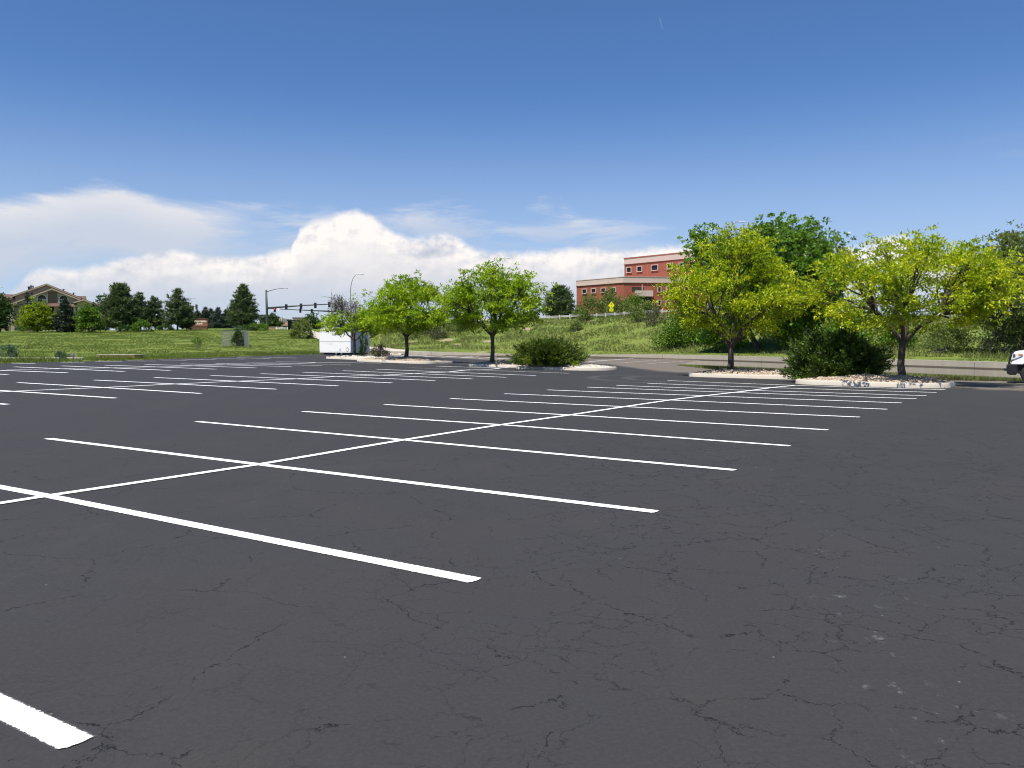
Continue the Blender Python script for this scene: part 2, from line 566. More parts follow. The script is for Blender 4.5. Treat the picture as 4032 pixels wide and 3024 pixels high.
M['grassblade'] = leafmat('grass_blade', [(0, (.115, .150, .032)), (.5, (.155, .21, .038)), (1, (.215, .26, .06))], .4)
M['slopegrass'] = leafmat('slope_grass', [(0, (.105, .135, .034)), (.5, (.165, .195, .050)), (.72, (.225, .235, .085)), (.86, (.36, .34, .17)), (1, (.46, .43, .25))], .3)
M['bark'] = plain('bark', (.075, .060, .048), .9, 0, .45, 9, .5)
M['bark_light'] = plain('bark_grey', (.16, .14, .12), .9, 0, .4, 7, .5)
M['concrete'] = plain('concrete_kerb', (.54, .48, .39), .85, 0, .16, 1.3, .15)
M['path'] = plain('path_concrete', (.46, .41, .33), .9, 0, .10, .5)
M['metal_dark'] = plain('dark_pole_paint', (.075, .085, .085), .5, .2, .12, 2)
M['galv'] = plain('galvanised_steel', (.36, .36, .35), .5, .5, .1, 4)
M['black'] = plain('black_paint', (.012, .012, .013), .55, 0, .2, 4)
M['white'] = plain('white_paint', (.85, .83, .78), .35, 0, .03, 1.5)
M['trim'] = plain('cream_trim', (.62, .58, .46), .7, 0, .06, 2)
M['offwhite'] = plain('cream_wall', (.68, .66, .58), .8, 0, .06, .4)
M['grey_panel'] = plain('grey_panel', (.60, .59, .56), .5, .1, .05, 1)
M['dark_and_shade'] = plain('dark_parts_and_shade', (.035, .026, .022), .9, 0, .3, 1)  # dark for joints, gaps and frames, and for shade painted at the balconies
M['rubber'] = plain('rubber', (.020, .020, .021), .8, 0, .25, 9, .3)
M['alloy'] = plain('alloy', (.62, .62, .64), .3, .8, .05, 3)
M['redroof'] = plain('roof_shingle', (.125, .070, .055), .9, 0, .22, 2.2, .3)
M['timber'] = plain('timber', (.42, .20, .12), .8, 0, .2, 5, .2)
M['timber_pale'] = plain('timber_pale', (.60, .52, .40), .8, 0, .15, 5)
M['yellow'] = plain('sign_yellow', (.88, .80, .01), .4, 0, .03, 3)
M['orange'] = plain('orange_plastic', (.75, .16, .03), .35, 0, .05, 3)
M['purple'] = plain('purple_petal', (.20, .12, .42), .6, 0, .2, 20)
M['tan'] = plain('tan_stucco', (.36, .245, .16), .85, 0, .06, .6)
M['stucco'] = plain('apartment_stucco', (.42, .36, .245), .9, 0, .07, .7, .1)
M['stucco_brown'] = plain('apartment_brown_stucco', (.17, .125, .085), .9, 0, .06, .8)
M['letter'] = plain('cream_lettering', (.78, .72, .58), .6, 0, .03, 3)
M['signbrick'] = plain('sign_brick', (.24, .105, .072), .85, 0, .2, 8, .1)
M['signbase'] = plain('sign_base_brick', (.15, .08, .055), .9, 0, .25, 9, .2)

# windows that mirror the sky
m_, T = mat('window_glass')
out(T, T.n('ShaderNodeBsdfPrincipled', {'Base Color': (.015, .016, .018, 1), 'Roughness': 0.10, 'Specular IOR Level': 0.25}).outputs[0])
M['glass'] = m_
m_, T = mat('lamp_lens')
out(T, T.n('ShaderNodeBsdfPrincipled', {'Base Color': (.72, .74, .77, 1), 'Roughness': 0.12, 'Specular IOR Level': 0.8}).outputs[0])
M['lens'] = m_
m_, T = mat('red_signal_light')
out(T, T.n('ShaderNodeEmission', {0: (1, .03, .05, 1), 1: 3.0}).outputs[0])
M['redlight'] = m_
m_, T = mat('clear_coat_white')
out(T, T.n('ShaderNodeBsdfPrincipled', {'Base Color': (.80, .80, .80, 1), 'Roughness': 0.25, 'Coat Weight': 0.6, 'Coat Roughness': 0.05}).outputs[0])
M['carwhite'] = m_

# brick courses
m_, T = mat('red_brick')
p = T.n('ShaderNodeTexCoord').outputs['Object']
sx = T.n('ShaderNodeSeparateXYZ', {0: p})
vv = T.n('ShaderNodeCombineXYZ', {0: T.m('ADD', sx.outputs[0], sx.outputs[1]), 1: sx.outputs[2], 2: 0.0}).outputs[0]
br = T.n('ShaderNodeTexBrick', {'Vector': vv, 'Color1': (.265, .058, .030, 1), 'Color2': (.31, .074, .038, 1), 'Mortar': (.27, .12, .085, 1), 'Scale': 1.0, 'Mortar Size': 0.02, 'Brick Width': 0.6, 'Row Height': 0.2})
stripe = T.ss(T.noise(vv, .25, 4, .6), .35, .7)
cc = T.mix(T.m('MULTIPLY', stripe, .25), br.outputs[0], (.19, .05, .032, 1))
out(T, T.n('ShaderNodeBsdfPrincipled', {'Base Color': cc, 'Roughness': .85}).outputs[0])
M['brick'] = m_
M['pinkpanel'] = plain('pink_precast', (.50, .385, .33), .8, 0, .05, .5)

# pale wood chips and white gravel on the islands
def chipmat(name, a, b, c, scale):
    m_, T = mat(name)
    p = T.n('ShaderNodeTexCoord').outputs['Object']
    vo = T.n('ShaderNodeTexVoronoi', {'Vector': p, 'Scale': scale, 'Randomness': 1.0})
    hue = T.n('ShaderNodeSeparateColor', {0: vo.outputs['Color']}).outputs[0]
    col = T.ramp(hue, [(0, a), (.55, b), (1, c)])
    bp = T.n('ShaderNodeBump', {'Strength': .9, 'Distance': .05, 'Height': vo.outputs['Distance']})
    out(T, T.n('ShaderNodeBsdfPrincipled', {'Base Color': col, 'Roughness': .9, 'Normal': bp.outputs[0]}).outputs[0])
    return m_


M['chips'] = chipmat('wood_chip_mulch', (.20, .14, .10), (.42, .33, .24), (.58, .48, .37), 16)
M['gravel'] = chipmat('pale_gravel', (.48, .43, .35), (.64, .58, .49), (.74, .69, .60), 20)

# asphalt: dark seal coat, hair cracks, scuffs, dusty unsealed part
m_, T = mat('seal_coated_asphalt')
p = T.n('ShaderNodeNewGeometry').outputs['Position']
sx = T.n('ShaderNodeSeparateXYZ', {0: p})
big = T.noise(p, .18, 6, .6)
mid = T.noise(p, 1.1, 7, .62)
fine = T.noise(p, 42, 4, .65)
grit = T.noise(p, 210, 2, .6)
base = T.mix(T.m('ADD', T.m('MULTIPLY', big, .55), T.m('MULTIPLY', mid, .45)), (.0285, .0280, .0292, 1), (.0435, .0410, .0395, 1))
huem = T.ss(T.noise(p, .42, 5, .62), .38, .64)
base = T.mix(T.m('MULTIPLY', huem, .45), base, (.0325, .0330, .0360, 1))
base = T.mix(T.m('MULTIPLY', T.ss(T.noise(T.n('ShaderNodeVectorMath', {0: p, 1: (7.7, 3.1, 0)}, operation='ADD').outputs[0], .55, 5, .65), .5, .75), .5), base, (.0455, .0415, .0385, 1))
base = T.mix(T.m('MULTIPLY', T.ss(fine, .35, .75), .45), base, (.052, .050, .050, 1))
base = T.mix(T.ss(grit, .62, .72), base, (.020, .020, .021, 1))
# sweeping brush / squeegee marks
wv = T.noise(T.n('ShaderNodeVectorMath', {0: p, 1: (.9, .12, 1)}, operation='MULTIPLY').outputs[0], 1.4, 5, .6, .6)
base = T.mix(T.m('MULTIPLY', T.ss(wv, .5, .8), .22), base, (.058, .056, .054, 1))
# cracks
wp = T.n('ShaderNodeVectorMath', {0: p, 1: T.n('ShaderNodeVectorMath', {0: T.n('ShaderNodeTexNoise', {'Vector': p, 'Scale': 2.6, 'Detail': 7, 'Roughness': .7}).outputs['Color'], 1: (.42, .42, 0)}, operation='MULTIPLY').outputs[0]}, operation='ADD').outputs[0]


def crack(scale, width, lo, hi, nscale, off):
    vo = T.n('ShaderNodeTexVoronoi', {'Vector': T.n('ShaderNodeVectorMath', {0: wp, 1: (off, off * .7, 0)}, operation='ADD').outputs[0], 'Scale': scale}, feature='DISTANCE_TO_EDGE', voronoi_dimensions='2D')
    wmod = T.m('MULTIPLY', T.ss(T.noise(p, 14, 4, .75), .30, .70), 2.2 * width)
    line = T.m('SUBTRACT', 1.0, T.ss(vo.outputs['Distance'], T.m('MULTIPLY', wmod, .35), wmod))
    gate = T.ss(T.noise(T.n('ShaderNodeVectorMath', {0: p, 1: (off, off, off)}, operation='ADD').outputs[0], nscale, 3, .6), lo, hi)
    return T.m('MULTIPLY', line, gate)


k1 = crack(.80, .0045, .44, .54, 2.6, 0.0)
k2 = crack(1.9, .0082, .44, .53, 1.9, 4.3)
k3 = crack(4.5, .0150, .49, .57, 1.3, 9.1)
k2 = T.m('MAXIMUM', k2, k3)
near = T.m('SUBTRACT', 1.0, T.m('MULTIPLY', T.ss(sx.outputs[1], 9.0, 24.0), .85))
rightm = T.m('ADD', T.m('MULTIPLY', T.ss(sx.outputs[0], -1.5, 2.0), .7), .3)
kk = T.m('MULTIPLY', T.m('MAXIMUM', k1, T.m('MULTIPLY', k2, rightm)), near, clamp=True)
spk = T.n('ShaderNodeTexVoronoi', {'Vector': p, 'Scale': 3.2, 'Randomness': 1.0}, voronoi_dimensions='2D')
chip = T.m('MULTIPLY', T.m('SUBTRACT', 1.0, T.ss(spk.outputs['Distance'], .012, .024)), T.ss(T.n('ShaderNodeSeparateColor', {0: spk.outputs['Color']}).outputs[1], .93, .94))
# worn whitish scuffs on the drive lane
lane = T.m('SUBTRACT', 1.0, T.ss(T.m('ABSOLUTE', T.m('SUBTRACT', sx.outputs[0], T.m('ADD', 1.35, T.m('MULTIPLY', sx.outputs[1], .16)))), .10, .55))
scf = T.m('MULTIPLY', T.m('MULTIPLY', T.ss(T.noise(T.n('ShaderNodeVectorMath', {0: p, 1: (1, .6, 1)}, operation='MULTIPLY').outputs[0], 7.5, 5, .7), .60, .70), lane), T.ss(T.noise(p, .9, 2, .5), .48, .62))
scf = T.m('MULTIPLY', scf, .30)
# pale curved tyre marks where cars swing round the middle island
rr_ = T.m('POWER', T.m('ADD', T.m('POWER', T.m('SUBTRACT', sx.outputs[0], 10.0), 2.0), T.m('POWER', T.m('SUBTRACT', sx.outputs[1], 37.5), 2.0)), 0.5)
arcs = T.m('MAXIMUM', T.m('SUBTRACT', 1.0, T.ss(T.m('ABSOLUTE', T.m('SUBTRACT', rr_, 6.3)), .05, .45)), T.m('SUBTRACT', 1.0, T.ss(T.m('ABSOLUTE', T.m('SUBTRACT', rr_, 4.7)), .05, .4)))
arcs = T.m('MULTIPLY', T.m('MULTIPLY', arcs, T.m('SUBTRACT', 1.0, T.ss(sx.outputs[0], 8.0, 11.0))), T.m('MULTIPLY', T.ss(mid, .3, .6), .38))
dust = T.n('ShaderNodeAttribute', attribute_name='dust').outputs['Fac']
dn = T.ss(T.m('ADD', dust, T.m('MULTIPLY', T.m('SUBTRACT', mid, .5), .8)), .25, .85)
dcol = T.mix(mid, (.120, .100, .080, 1), (.175, .148, .118, 1))
base = T.mix(dn, base, dcol)
base = T.mix(arcs, base, (.12, .112, .105, 1))
base = T.mix(T.m('MULTIPLY', kk, .92), base, (.008, .008, .009, 1))
base = T.mix(T.m('MULTIPLY', chip, .4), base, (.35, .34, .33, 1))
base = T.mix(scf, base, (.36, .36, .36, 1))
hgt = T.m('SUBTRACT', T.m('ADD', T.m('MULTIPLY', fine, .5), T.m('MULTIPLY', grit, .3)), T.m('MULTIPLY', kk, 1.5))
bp = T.n('ShaderNodeBump', {'Strength': .35, 'Distance': .006, 'Height': hgt})
out(T, T.n('ShaderNodeBsdfPrincipled', {'Base Color': base, 'Roughness': .84, 'Specular IOR Level': .2, 'Normal': bp.outputs[0]}).outputs[0])
M['asphalt'] = m_

# fresh white line paint with a ragged sprayed edge
m_, T = mat('line_paint')
p = T.n('ShaderNodeNewGeometry').outputs['Position']
e = T.n('ShaderNodeAttribute', attribute_name='edge').outputs['Fac']
nz = T.noise(p, 70, 4, .7)
cov = T.m('SUBTRACT', 1.0, T.ss(T.m('ADD', e, T.m('MULTIPLY', T.m('SUBTRACT', nz, .5), .45)), .70, .82))
spray = T.m('MULTIPLY', T.m('SUBTRACT', 1.0, T.ss(e, .6, 1.0)), T.m('MULTIPLY', T.ss(T.noise(p, 160, 2, .6), .45, .7), .28))
pr = T.n('ShaderNodeBsdfPrincipled', {'Base Color': (.84, .84, .84, 1), 'Roughness': .6, 'Specular IOR Level': .3})
tr = T.n('ShaderNodeBsdfTransparent')
out(T, T.n('ShaderNodeMixShader', {0: T.m('MAXIMUM', cov, spray), 1: tr.outputs[0], 2: pr.outputs[0]}).outputs[0])
M['paint'] = m_
m_, T = mat('worn_line_paint')
p = T.n('ShaderNodeNewGeometry').outputs['Position']
pr = T.n('ShaderNodeBsdfPrincipled', {'Base Color': (.55, .53, .48, 1), 'Roughness': .7})
tr = T.n('ShaderNodeBsdfTransparent')
out(T, T.n('ShaderNodeMixShader', {0: T.m('MULTIPLY', T.ss(T.noise(p, 2.5, 5, .7), .35, .6), .6), 1: tr.outputs[0], 2: pr.outputs[0]}).outputs[0])
M['worn_paint'] = m_

# grassland soil and turf
m_, T = mat('grass_ground')
p = T.n('ShaderNodeNewGeometry').outputs['Position']
a = T.noise(p, .07, 5, .6)
b = T.noise(p, .6, 6, .65)
c = T.noise(p, 3.5, 5, .7)
g = T.mix(T.ss(a, .35, .65), (.120, .170, .032, 1), (.170, .205, .044, 1))
g = T.mix(T.m('MULTIPLY', T.ss(b, .4, .72), .6), g, (.165, .175, .045, 1))
g = T.mix(T.m('MULTIPLY', T.ss(c, .45, .75), .5), g, (.060, .092, .013, 1))
dirt = T.n('ShaderNodeAttribute', attribute_name='dirt').outputs['Fac']
g = T.mix(T.ss(T.m('ADD', dirt, T.m('MULTIPLY', T.m('SUBTRACT', b, .5), .7)), .4, .7), g, (.30, .235, .155, 1))
out(T, T.n('ShaderNodeBsdfPrincipled', {'Base Color': g, 'Roughness': .95, 'Specular IOR Level': .1}).outputs[0])
M['ground'] = m_

# cast concrete with streaks
m_, T = mat('wall_concrete')
p = T.n('ShaderNodeNewGeometry').outputs['Position']
st = T.noise(T.n('ShaderNodeVectorMath', {0: p, 1: (1.2, 1.2, .15)}, operation='MULTIPLY').outputs[0], 1.5, 6, .65)
cw = T.mix(st, (.33, .285, .215, 1), (.48, .43, .34, 1))
zz = T.n('ShaderNodeSeparateXYZ', {0: p}).outputs[2]
wet = T.m('MULTIPLY', T.m('SUBTRACT', 1.0, T.ss(zz, -.15, -.09)), .85)
cw = T.mix(wet, cw, (.060, .048, .030, 1))
cw = T.mix(T.ss(zz, .265, .29), cw, (.52, .49, .40, 1))
out(T, T.n('ShaderNodeBsdfPrincipled', {'Base Color': cw, 'Roughness': .85}).outputs[0])
M['wallconcrete'] = m_

m_, T = mat('puddle_water')
p = T.n('ShaderNodeNewGeometry').outputs['Position']
bp = T.n('ShaderNodeBump', {'Strength': .04, 'Distance': .01, 'Height': T.noise(p, 6, 3)})
out(T, T.n('ShaderNodeBsdfPrincipled', {'Base Color': (.055, .045, .025, 1), 'Roughness': .015, 'IOR': 1.33, 'Specular IOR Level': .9, 'Normal': bp.outputs[0]}).outputs[0])
M['water'] = m_

# ------------------------------------------------------------------ ground: terrain sheet
rng = np.random.RandomState(7)
cols = np.concatenate([np.linspace(-3000, -200, 30), np.linspace(-180, 4300, 330), np.linspace(4350, 9000, 30)])
NSUB = [1, 10, 12, 14, 14, 5, 5, 6, 6]
tv, td = [], []
DIRT = [(1760, 122, 2.2), (1925, 119, 1.9), (2075, 128, 1.6), (2275, 122, 1.6), (2330, 128, 1.2), (1620, 122, 1.8), (1800, 117, 1.2), (1900, 108, 1.5), (2700, 108, 1.3)]
DIRTP = [((c_ - 2016) / F * y_, y_, r_) for c_, y_, r_ in DIRT]
for c in cols:
    ys, zs = prof(c)
    t = (c - 2016) / F
    for i in range(9):
        for k in range(NSUB[i]):
            f = k / NSUB[i]
            Y = ys[i] * (1 - f) + ys[i + 1] * f
            x = t * Y
            z = zs[i] * (1 - f) + zs[i + 1] * f
            z += bump(x, Y) * float(np.clip((Y - ys[1]) / 8, 0, 1))
            tv.append((x, Y, z))
            d_ = 0.0
            for dx, dy, dr in DIRTP:
                d_ = max(d_, 1 - math.hypot(x - dx, (Y - dy) * .8) / dr)
            td.append(max(0, d_))
    tv.append((t * ys[9], ys[9], zs[9]))
    td.append(0)
nr = sum(NSUB) + 1
ii, jj = np.meshgrid(np.arange(len(cols) - 1), np.arange(nr - 1), indexing='ij')
q = (ii * nr + jj).ravel()
terrain = fobj('ground', np.array(tv), np.stack([q, q + nr, q + nr + 1, q + 1], 1), M['ground'], None, True)
at_ = terrain.data.attributes.new('dirt', 'FLOAT', 'POINT')
at_.data.foreach_set('value', np.array(td, np.float32))
tag(terrain, kind='structure')

# ------------------------------------------------------------------ parking lot sheet with painted lines
gx = np.arange(-62, 62.01, 1.0)
gy = np.concatenate([np.arange(-40, -2, 4.0), np.arange(-2, 112.01, 1.0)])
XX, YY = np.meshgrid(gx, gy, indexing='ij')
ZZ = zlot(XX, YY)
keep = []
for i in range(len(gx) - 1):
    for j in range(len(gy) - 1):
        x, y = gx[i] + .5, gy[j]
        ye = edgeY(x, y) if y > 1 else 1e9
        if y < ye + 0.6:
            a_ = i * len(gy) + j
            keep.append((a_, a_ + len(gy), a_ + len(gy) + 1, a_ + 1))
uu, vv_ = XX * UX + YY * UY, XX * VX + YY * VY
edge_u = np.interp(vv_.ravel(), [-62, -45, -30, -20, -9.2, -8.8, -2.5, -1.5, 30], [76, 70, 60, 47, 40.2, 37, 34.2, 33.2, 33.2]).reshape(uu.shape)
dustv = sstep(uu - edge_u, -2.0, 3.0)
lot_root = empty('parking_lot', (0, 0, 0), kind='structure')
lot = fobj('asphalt', np.stack([XX, YY, ZZ], -1).reshape(-1, 3), np.array(keep), M['asphalt'], lot_root, True)
lot.data.attributes.new('dust', 'FLOAT', 'POINT').data.foreach_set('value', dustv.ravel().astype(np.float32))


def stripe_line(pts, name='parking_line', m_='paint', w=.105, lift=.006):
    """painted strip along a list of ground points"""
    pts = [np.asarray(p_, float) for p_ in pts]
    path = []
    for a_, b_ in zip(pts[:-1], pts[1:]):
        n = max(1, int(np.linalg.norm(b_ - a_) / .4))
        for k in range(n):
            path.append(a_ + (b_ - a_) * k / n)
    path.append(pts[-1])
    path = np.array(path)
    dist_ = np.linalg.norm(path.mean(0))
    w = w * (1 + .75 * float(sstep(dist_, 12, 60)))
    d = np.gradient(path, axis=0)
    d /= np.linalg.norm(d, axis=1)[:, None]
    nrm = np.stack([-d[:, 1], d[:, 0]], 1)
    ws = np.array([-.80, -.40, 0, .40, .80]) * w
    # a soft margin at both ends too
    path = np.vstack([path[0] - d[0] * .035, path, path[-1] + d[-1] * .035])
    nrm = np.vstack([nrm[0], nrm, nrm[-1]])
    vs, ed = [], []
    for i, (p_, n_) in enumerate(zip(path, nrm)):
        for k, o_ in enumerate(ws):
            q_ = p_ + n_ * o_
            vs.append((q_[0], q_[1], float(zlot(q_[0], q_[1])) + lift))
            ed.append(1.0 if i in (0, len(path) - 1) or k in (0, 4) else (.45 if k in (1, 3) else 0))
    fs = []
    for i in range(len(path) - 1):
        for k in range(4):
            a_ = i * 5 + k
            fs.append((a_, a_ + 1, a_ + 6, a_ + 5))
    o = fobj(name, np.array(vs), np.array(fs), M[m_], lot_root)
    o.data.attributes.new('edge', 'FLOAT', 'POINT').data.foreach_set('value', np.array(ed, np.float32))
    return o


VV = np.array([VX, VY])
UU = np.array([UX, UY])
R1x = {1: (190, 1957), 2: (1022, 1831), 3: (1591, 1734), 4: (1975, 1674), 5: (2246, 1635), 6: (2461, 1602), 7: (2638, 1576), 8: (2776, 1559), 9: (2893, 1546), 10: (2961, 1538), 11: (3038, 1527), 12: (3133, 1518)}
R1r = {0: (294, 2942), 1: (1863, 2289), 2: (2576, 2016), 3: (2888, 1852), 4: (3105, 1757), 5: (3255, 1694), 6: (3382, 1643), 7: (3490, 1612), 8: (3547, 1587), 9: (3606, 1571), 10: (3645, 1559), 11: (3685, 1546), 12: (3720, 1535)}
R1l = {2: (190, 1728), 3: (778, 1661), 4: (1195, 1621), 5: (1517, 1594), 6: (1776, 1570), 7: (1989, 1551), 8: (2157, 1536), 9: (2315, 1525), 10: (2430, 1518), 11: (2552, 1510), 12: (2631, 1499)}
R2x = {0: (68, 1541), 1: (400, 1527), 2: (683, 1513), 3: (932, 1502), 4: (1155, 1493), 5: (1329, 1483), 6: (1501, 1478), 7: (1641, 1471), 8: (1770, 1465), 9: (1890, 1456), 10: (1973, 1449)}
R2r = {-1: (27, 1593), 0: (452, 1568), 1: (789, 1550), 2: (1085, 1533), 3: (1329, 1520), 4: (1542, 1508), 5: (1711, 1499), 6: (1858, 1492), 7: (1992, 1486), 8: (2107, 1479), 9: (2240, 1470), 10: (1973, 1449)}
R2l = {1: (72, 1507), 2: (371, 1497), 3: (610, 1487), 4: (832, 1479), 5: (1027, 1472), 6: (1194, 1466), 7: (1352, 1460), 8: (1483, 1454), 9: (1610, 1448), 10: (1720, 1442)}
R3r = {0: (30, 1475), 1: (264, 1468), 2: (488, 1463), 3: (669, 1459), 4: (850, 1454), 5: (1006, 1449), 6: (1146, 1444), 7: (1266, 1440), 8: (1381, 1437), 9: (1501, 1430)}
R3l = {2: (57, 1445), 3: (244, 1441), 4: (414, 1438), 5: (572, 1435), 6: (714, 1433), 7: (850, 1431), 8: (972, 1427), 9: (1088, 1424)}
R4 = [((136, 1432), None), ((332, 1427), (240, 1428)), ((479, 1424), (376, 1424)), ((610, 1422), (499, 1421)), ((735, 1419), (626, 1417.5)), ((850, 1417), (723, 1415)), ((963, 1414), (836, 1412)), ((1063, 1412), (934, 1408.5)), ((1167, 1410), (1033, 1406))]
for k in range(-1, 13):
    if k == -1:
        stripe_line([un(*R1r[0]) - UU * 2.74 - VV * 10.7, un(*R1r[0]) - UU * 2.74])
        continue
    r_ = un(*R1r[k])
    l_ = un(*R1l[k]) if k in R1l else r_ - VV * 10.75
    stripe_line([l_, un(*R1x[k]), r_] if k in R1x else [l_, r_])
sp1 = [un(*R1x[k]) for k in range(1, 13)]
stripe_line([sp1[0] - UU * 2.74 * 3] + sp1, w=.098, lift=.009)
for k in range(-1, 11):
    r_ = un(*R2r[k])
    l_ = un(*R2l[k]) if k in R2l else r_ - VV * 10.6
    stripe_line([l_, r_])
sp2 = [un(*R2x[k]) for k in range(0, 11)]
stripe_line([sp2[0] - UU * 2.74 * 2] + sp2 + [un(2012, 1446)], w=.098, lift=.009)
for k in range(0, 10):
    r_ = un(*R3r[k])
    l_ = un(*R3l[k]) if k in R3l else r_ - VV * 10.6
    stripe_line([l_, r_])
sp3 = [un(27, 1457), un(267, 1452), un(443, 1449), un(633, 1445), un(900, 1437), un(1100, 1432), un(1240, 1428)]
stripe_line(sp3, w=.098, lift=.009)
for r_, l_ in R4:
    r_ = un(*r_)
    stripe_line([un(*l_) if l_ is not None else r_ - VV * 4.2, r_])
for a_, b_ in [((1524, 1402), (1641, 1398)), ((1551, 1404), (1702, 1398)), ((1668, 1405), (1768, 1399)), ((1738, 1406.5), (1806, 1402)), ((1809, 1407), (1900, 1402)), ((1819, 1409), (1917, 1403)), ((1886, 1411), (2004, 1403)), ((1953, 1413.5), (2060, 1405)), ((2290, 1416), (2393, 1408)), ((2318, 1424), (2496, 1412))]:
    stripe_line([un(*a_), un(*b_)])
for a_, b_ in [((2430, 1430), (2600, 1418)), ((2550, 1432), (2700, 1422))]:
    stripe_line([un(*a_), un(*b_)], m_='worn_paint', w=.14)

# puddle along the wall
pud = [(2830, 1457), (2960, 1475), (3120, 1484), (3500, 1494), (3800, 1503), (3960, 1509), (4040, 1505), (4110, 1490)]
pp = []
for px_, py_ in pud:
    d = ray(px_, py_)
    t = (-.2 - CAMH) / d[2]
    pp.append((d[0] * t, d[1] * t))
back = []
for c in (4400, 3900, 3500, 3106, 2900, 2760):
    Y = float(np.interp(c, PCa, _py[:, 0])) + .15
    back.append(((c - 2016) / F * Y, Y))
d = ray(2660, 1437)
t = (-.2 - CAMH) / d[2]
back.append((d[0] * t, d[1] * t))
poly = pp + back
mb = MB()
mb.add([(x, y, -.200) for x, y in poly], [tuple(range(len(poly)))])
pu = mb.build('puddle', M['water'])
tag(pu, kind='structure')
if pu.data.polygons[0].normal.z < 0:
    pu.data.flip_normals()

# path up the slope behind the trailer
pc = [(1190, 196), (1222, 180), (1246, 165), (1285, 148), (1345, 134), (1420, 122), (1485, 114), (1540, 110), (1600, 107.5)]
P_ = [np.array([(c - 2016) / F * Y, Y]) for c, Y in pc]
dense = []
for a_, b_ in zip(P_[:-1], P_[1:]):
    for k in range(8):
        dense.append(a_ + (b_ - a_) * k / 8)
dense = np.array(dense)
for _ in range(6):
    dense[1:-1] = (dense[:-2] + dense[1:-1] * 2 + dense[2:]) / 4
dd = np.gradient(dense, axis=0)
dd /= np.linalg.norm(dd, axis=1)[:, None]
nn = np.stack([-dd[:, 1], dd[:, 0]], 1)
vs, fs = [], []
for i, (p_, n_) in enumerate(zip(dense, nn)):
    for o_ in (-1.5, -.75, 0, .75, 1.5):
        q_ = p_ + n_ * o_
        vs.append((q_[0], q_[1], ter(q_[0], q_[1]) + .10))
    if i:
        for k in range(4):
            a_ = (i - 1) * 5 + k
            fs.append((a_, a_ + 1, a_ + 6, a_ + 5))
pth = fobj('path', np.array(vs), np.array(fs), M['path'], None, True)
tag(pth, kind='structure')

# road on top of the embankment
cc_ = np.linspace(1480, 6500, 60)
vs, fs = [], []
for i, c in enumerate(cc_):
    ys, zs = prof(c)
    t = (c - 2016) / F
    for k, Y in enumerate((ys[5] + 2.0, ys[5] + 5, ys[5] + 8, ys[5] + 11)):
        vs.append((t * Y, Y, ter(t * Y, Y) + .12))
    if i:
        for k in range(3):
            a_ = (i - 1) * 4 + k
            fs.append((a_, a_ + 1, a_ + 5, a_ + 4))
rd = fobj('road', np.array(vs), np.array(fs), M['asphalt'], None, True)
tag(rd, kind='structure')

# ------------------------------------------------------------------ low retaining wall along the lot
mb = MB()
cc_ = list(np.linspace(1500, 4400, 90)) + list(np.linspace(4500, 9000, 30))
vs = []
for c in cc_:
    Y = float(np.interp(c, PCa, _py[:, 0]))
    t = (c - 2016) / F
    z = float(zlot(t * Y, Y))
    vs += [(t * Y, Y - .01, z - .15), (t * Y, Y - .01, z + WALLH), (t * (Y + .3), Y + .33, z + WALLH), (t * (Y + .3), Y + .33, z - .15)]
fs = []
for i in range(len(cc_) - 1):
    for k in range(4):
        k2 = (k + 1) % 4
        fs.append((i * 4 + k, i * 4 + k2, i * 4 + 4 + k2, i * 4 + 4 + k))
fs += [(0, 1, 2, 3), tuple(len(vs) - 4 + k for k in (3, 2, 1, 0))]
mb.add(vs, fs)
rw = empty('retaining_wall', (vs[0][0], vs[0][1], 0), 0, 'long low concrete retaining wall between the parking lot and the grassy bank', 'wall')
rwb = mb.build('wall_body', M['wallconcrete'], rw)
rwb.location = (-vs[0][0], -vs[0][1], 0)
for c in (1700, 1960, 2200, 2430, 2608, 2850, 3000, 3160, 3320, 3500, 3837, 4150):
    Y = float(np.interp(c, PCa, _py[:, 0]))
    t = (c - 2016) / F
    z = float(zlot(t * Y, Y))
    jb = MB().box((t * Y - vs[0][0], Y - .008 - vs[0][1], z + WALLH / 2 - .02), (.035, .012, WALLH - .06)).build('expansion_joint', M['dark_and_shade'], rw)

# ------------------------------------------------------------------ vegetation builders
def leaf_quads(P, D, L, Wd, rng, fold=.25, flat=.55):
    """one small folded leaf per point: P positions, D directions"""
    n = len(P)
    D = D / (np.linalg.norm(D, axis=1)[:, None] + 1e-9)
    Rn = rng.normal(size=(n, 3)) * flat + np.array([0, 0, 1.0]) * (flat < 5)
    S = np.cross(D, Rn)
    S /= np.linalg.norm(S, axis=1)[:, None] + 1e-9
    Nn = np.cross(S, D)
    l = (L * (.7 + .6 * rng.rand(n)))[:, None]
    w = (Wd * (.7 + .6 * rng.rand(n)))[:, None]
    a = P
    b = P + D * l * .45 + S * w * .5 + Nn * w * fold
    c = P + D * l
    d = P + D * l * .45 - S * w * .5 + Nn * w * fold
    V = np.stack([a, b, c, d], 1).reshape(-1, 3)
    Fq = np.arange(4 * n).reshape(-1, 4)
    return V, Fq


def blade_tris(P, D, L, Wd, rng):
    n = len(P)
    D = D / (np.linalg.norm(D, axis=1)[:, None] + 1e-9)
    S = np.cross(D, rng.normal(size=(n, 3)))
    S /= np.linalg.norm(S, axis=1)[:, None] + 1e-9
    l = (L * (.65 + .7 * rng.rand(n)))[:, None]
    w = (Wd * (.7 + .6 * rng.rand(n)))[:, None]
    V = np.stack([P - S * w * .5, P + S * w * .5, P + D * l], 1).reshape(-1, 3)
    return V, np.arange(3 * n).reshape(-1, 3)


def clumpy(P, sc, off):
    return np.array([mnoise.noise((p_[0] * sc + off, p_[1] * sc, p_[2] * sc)) for p_ in P])


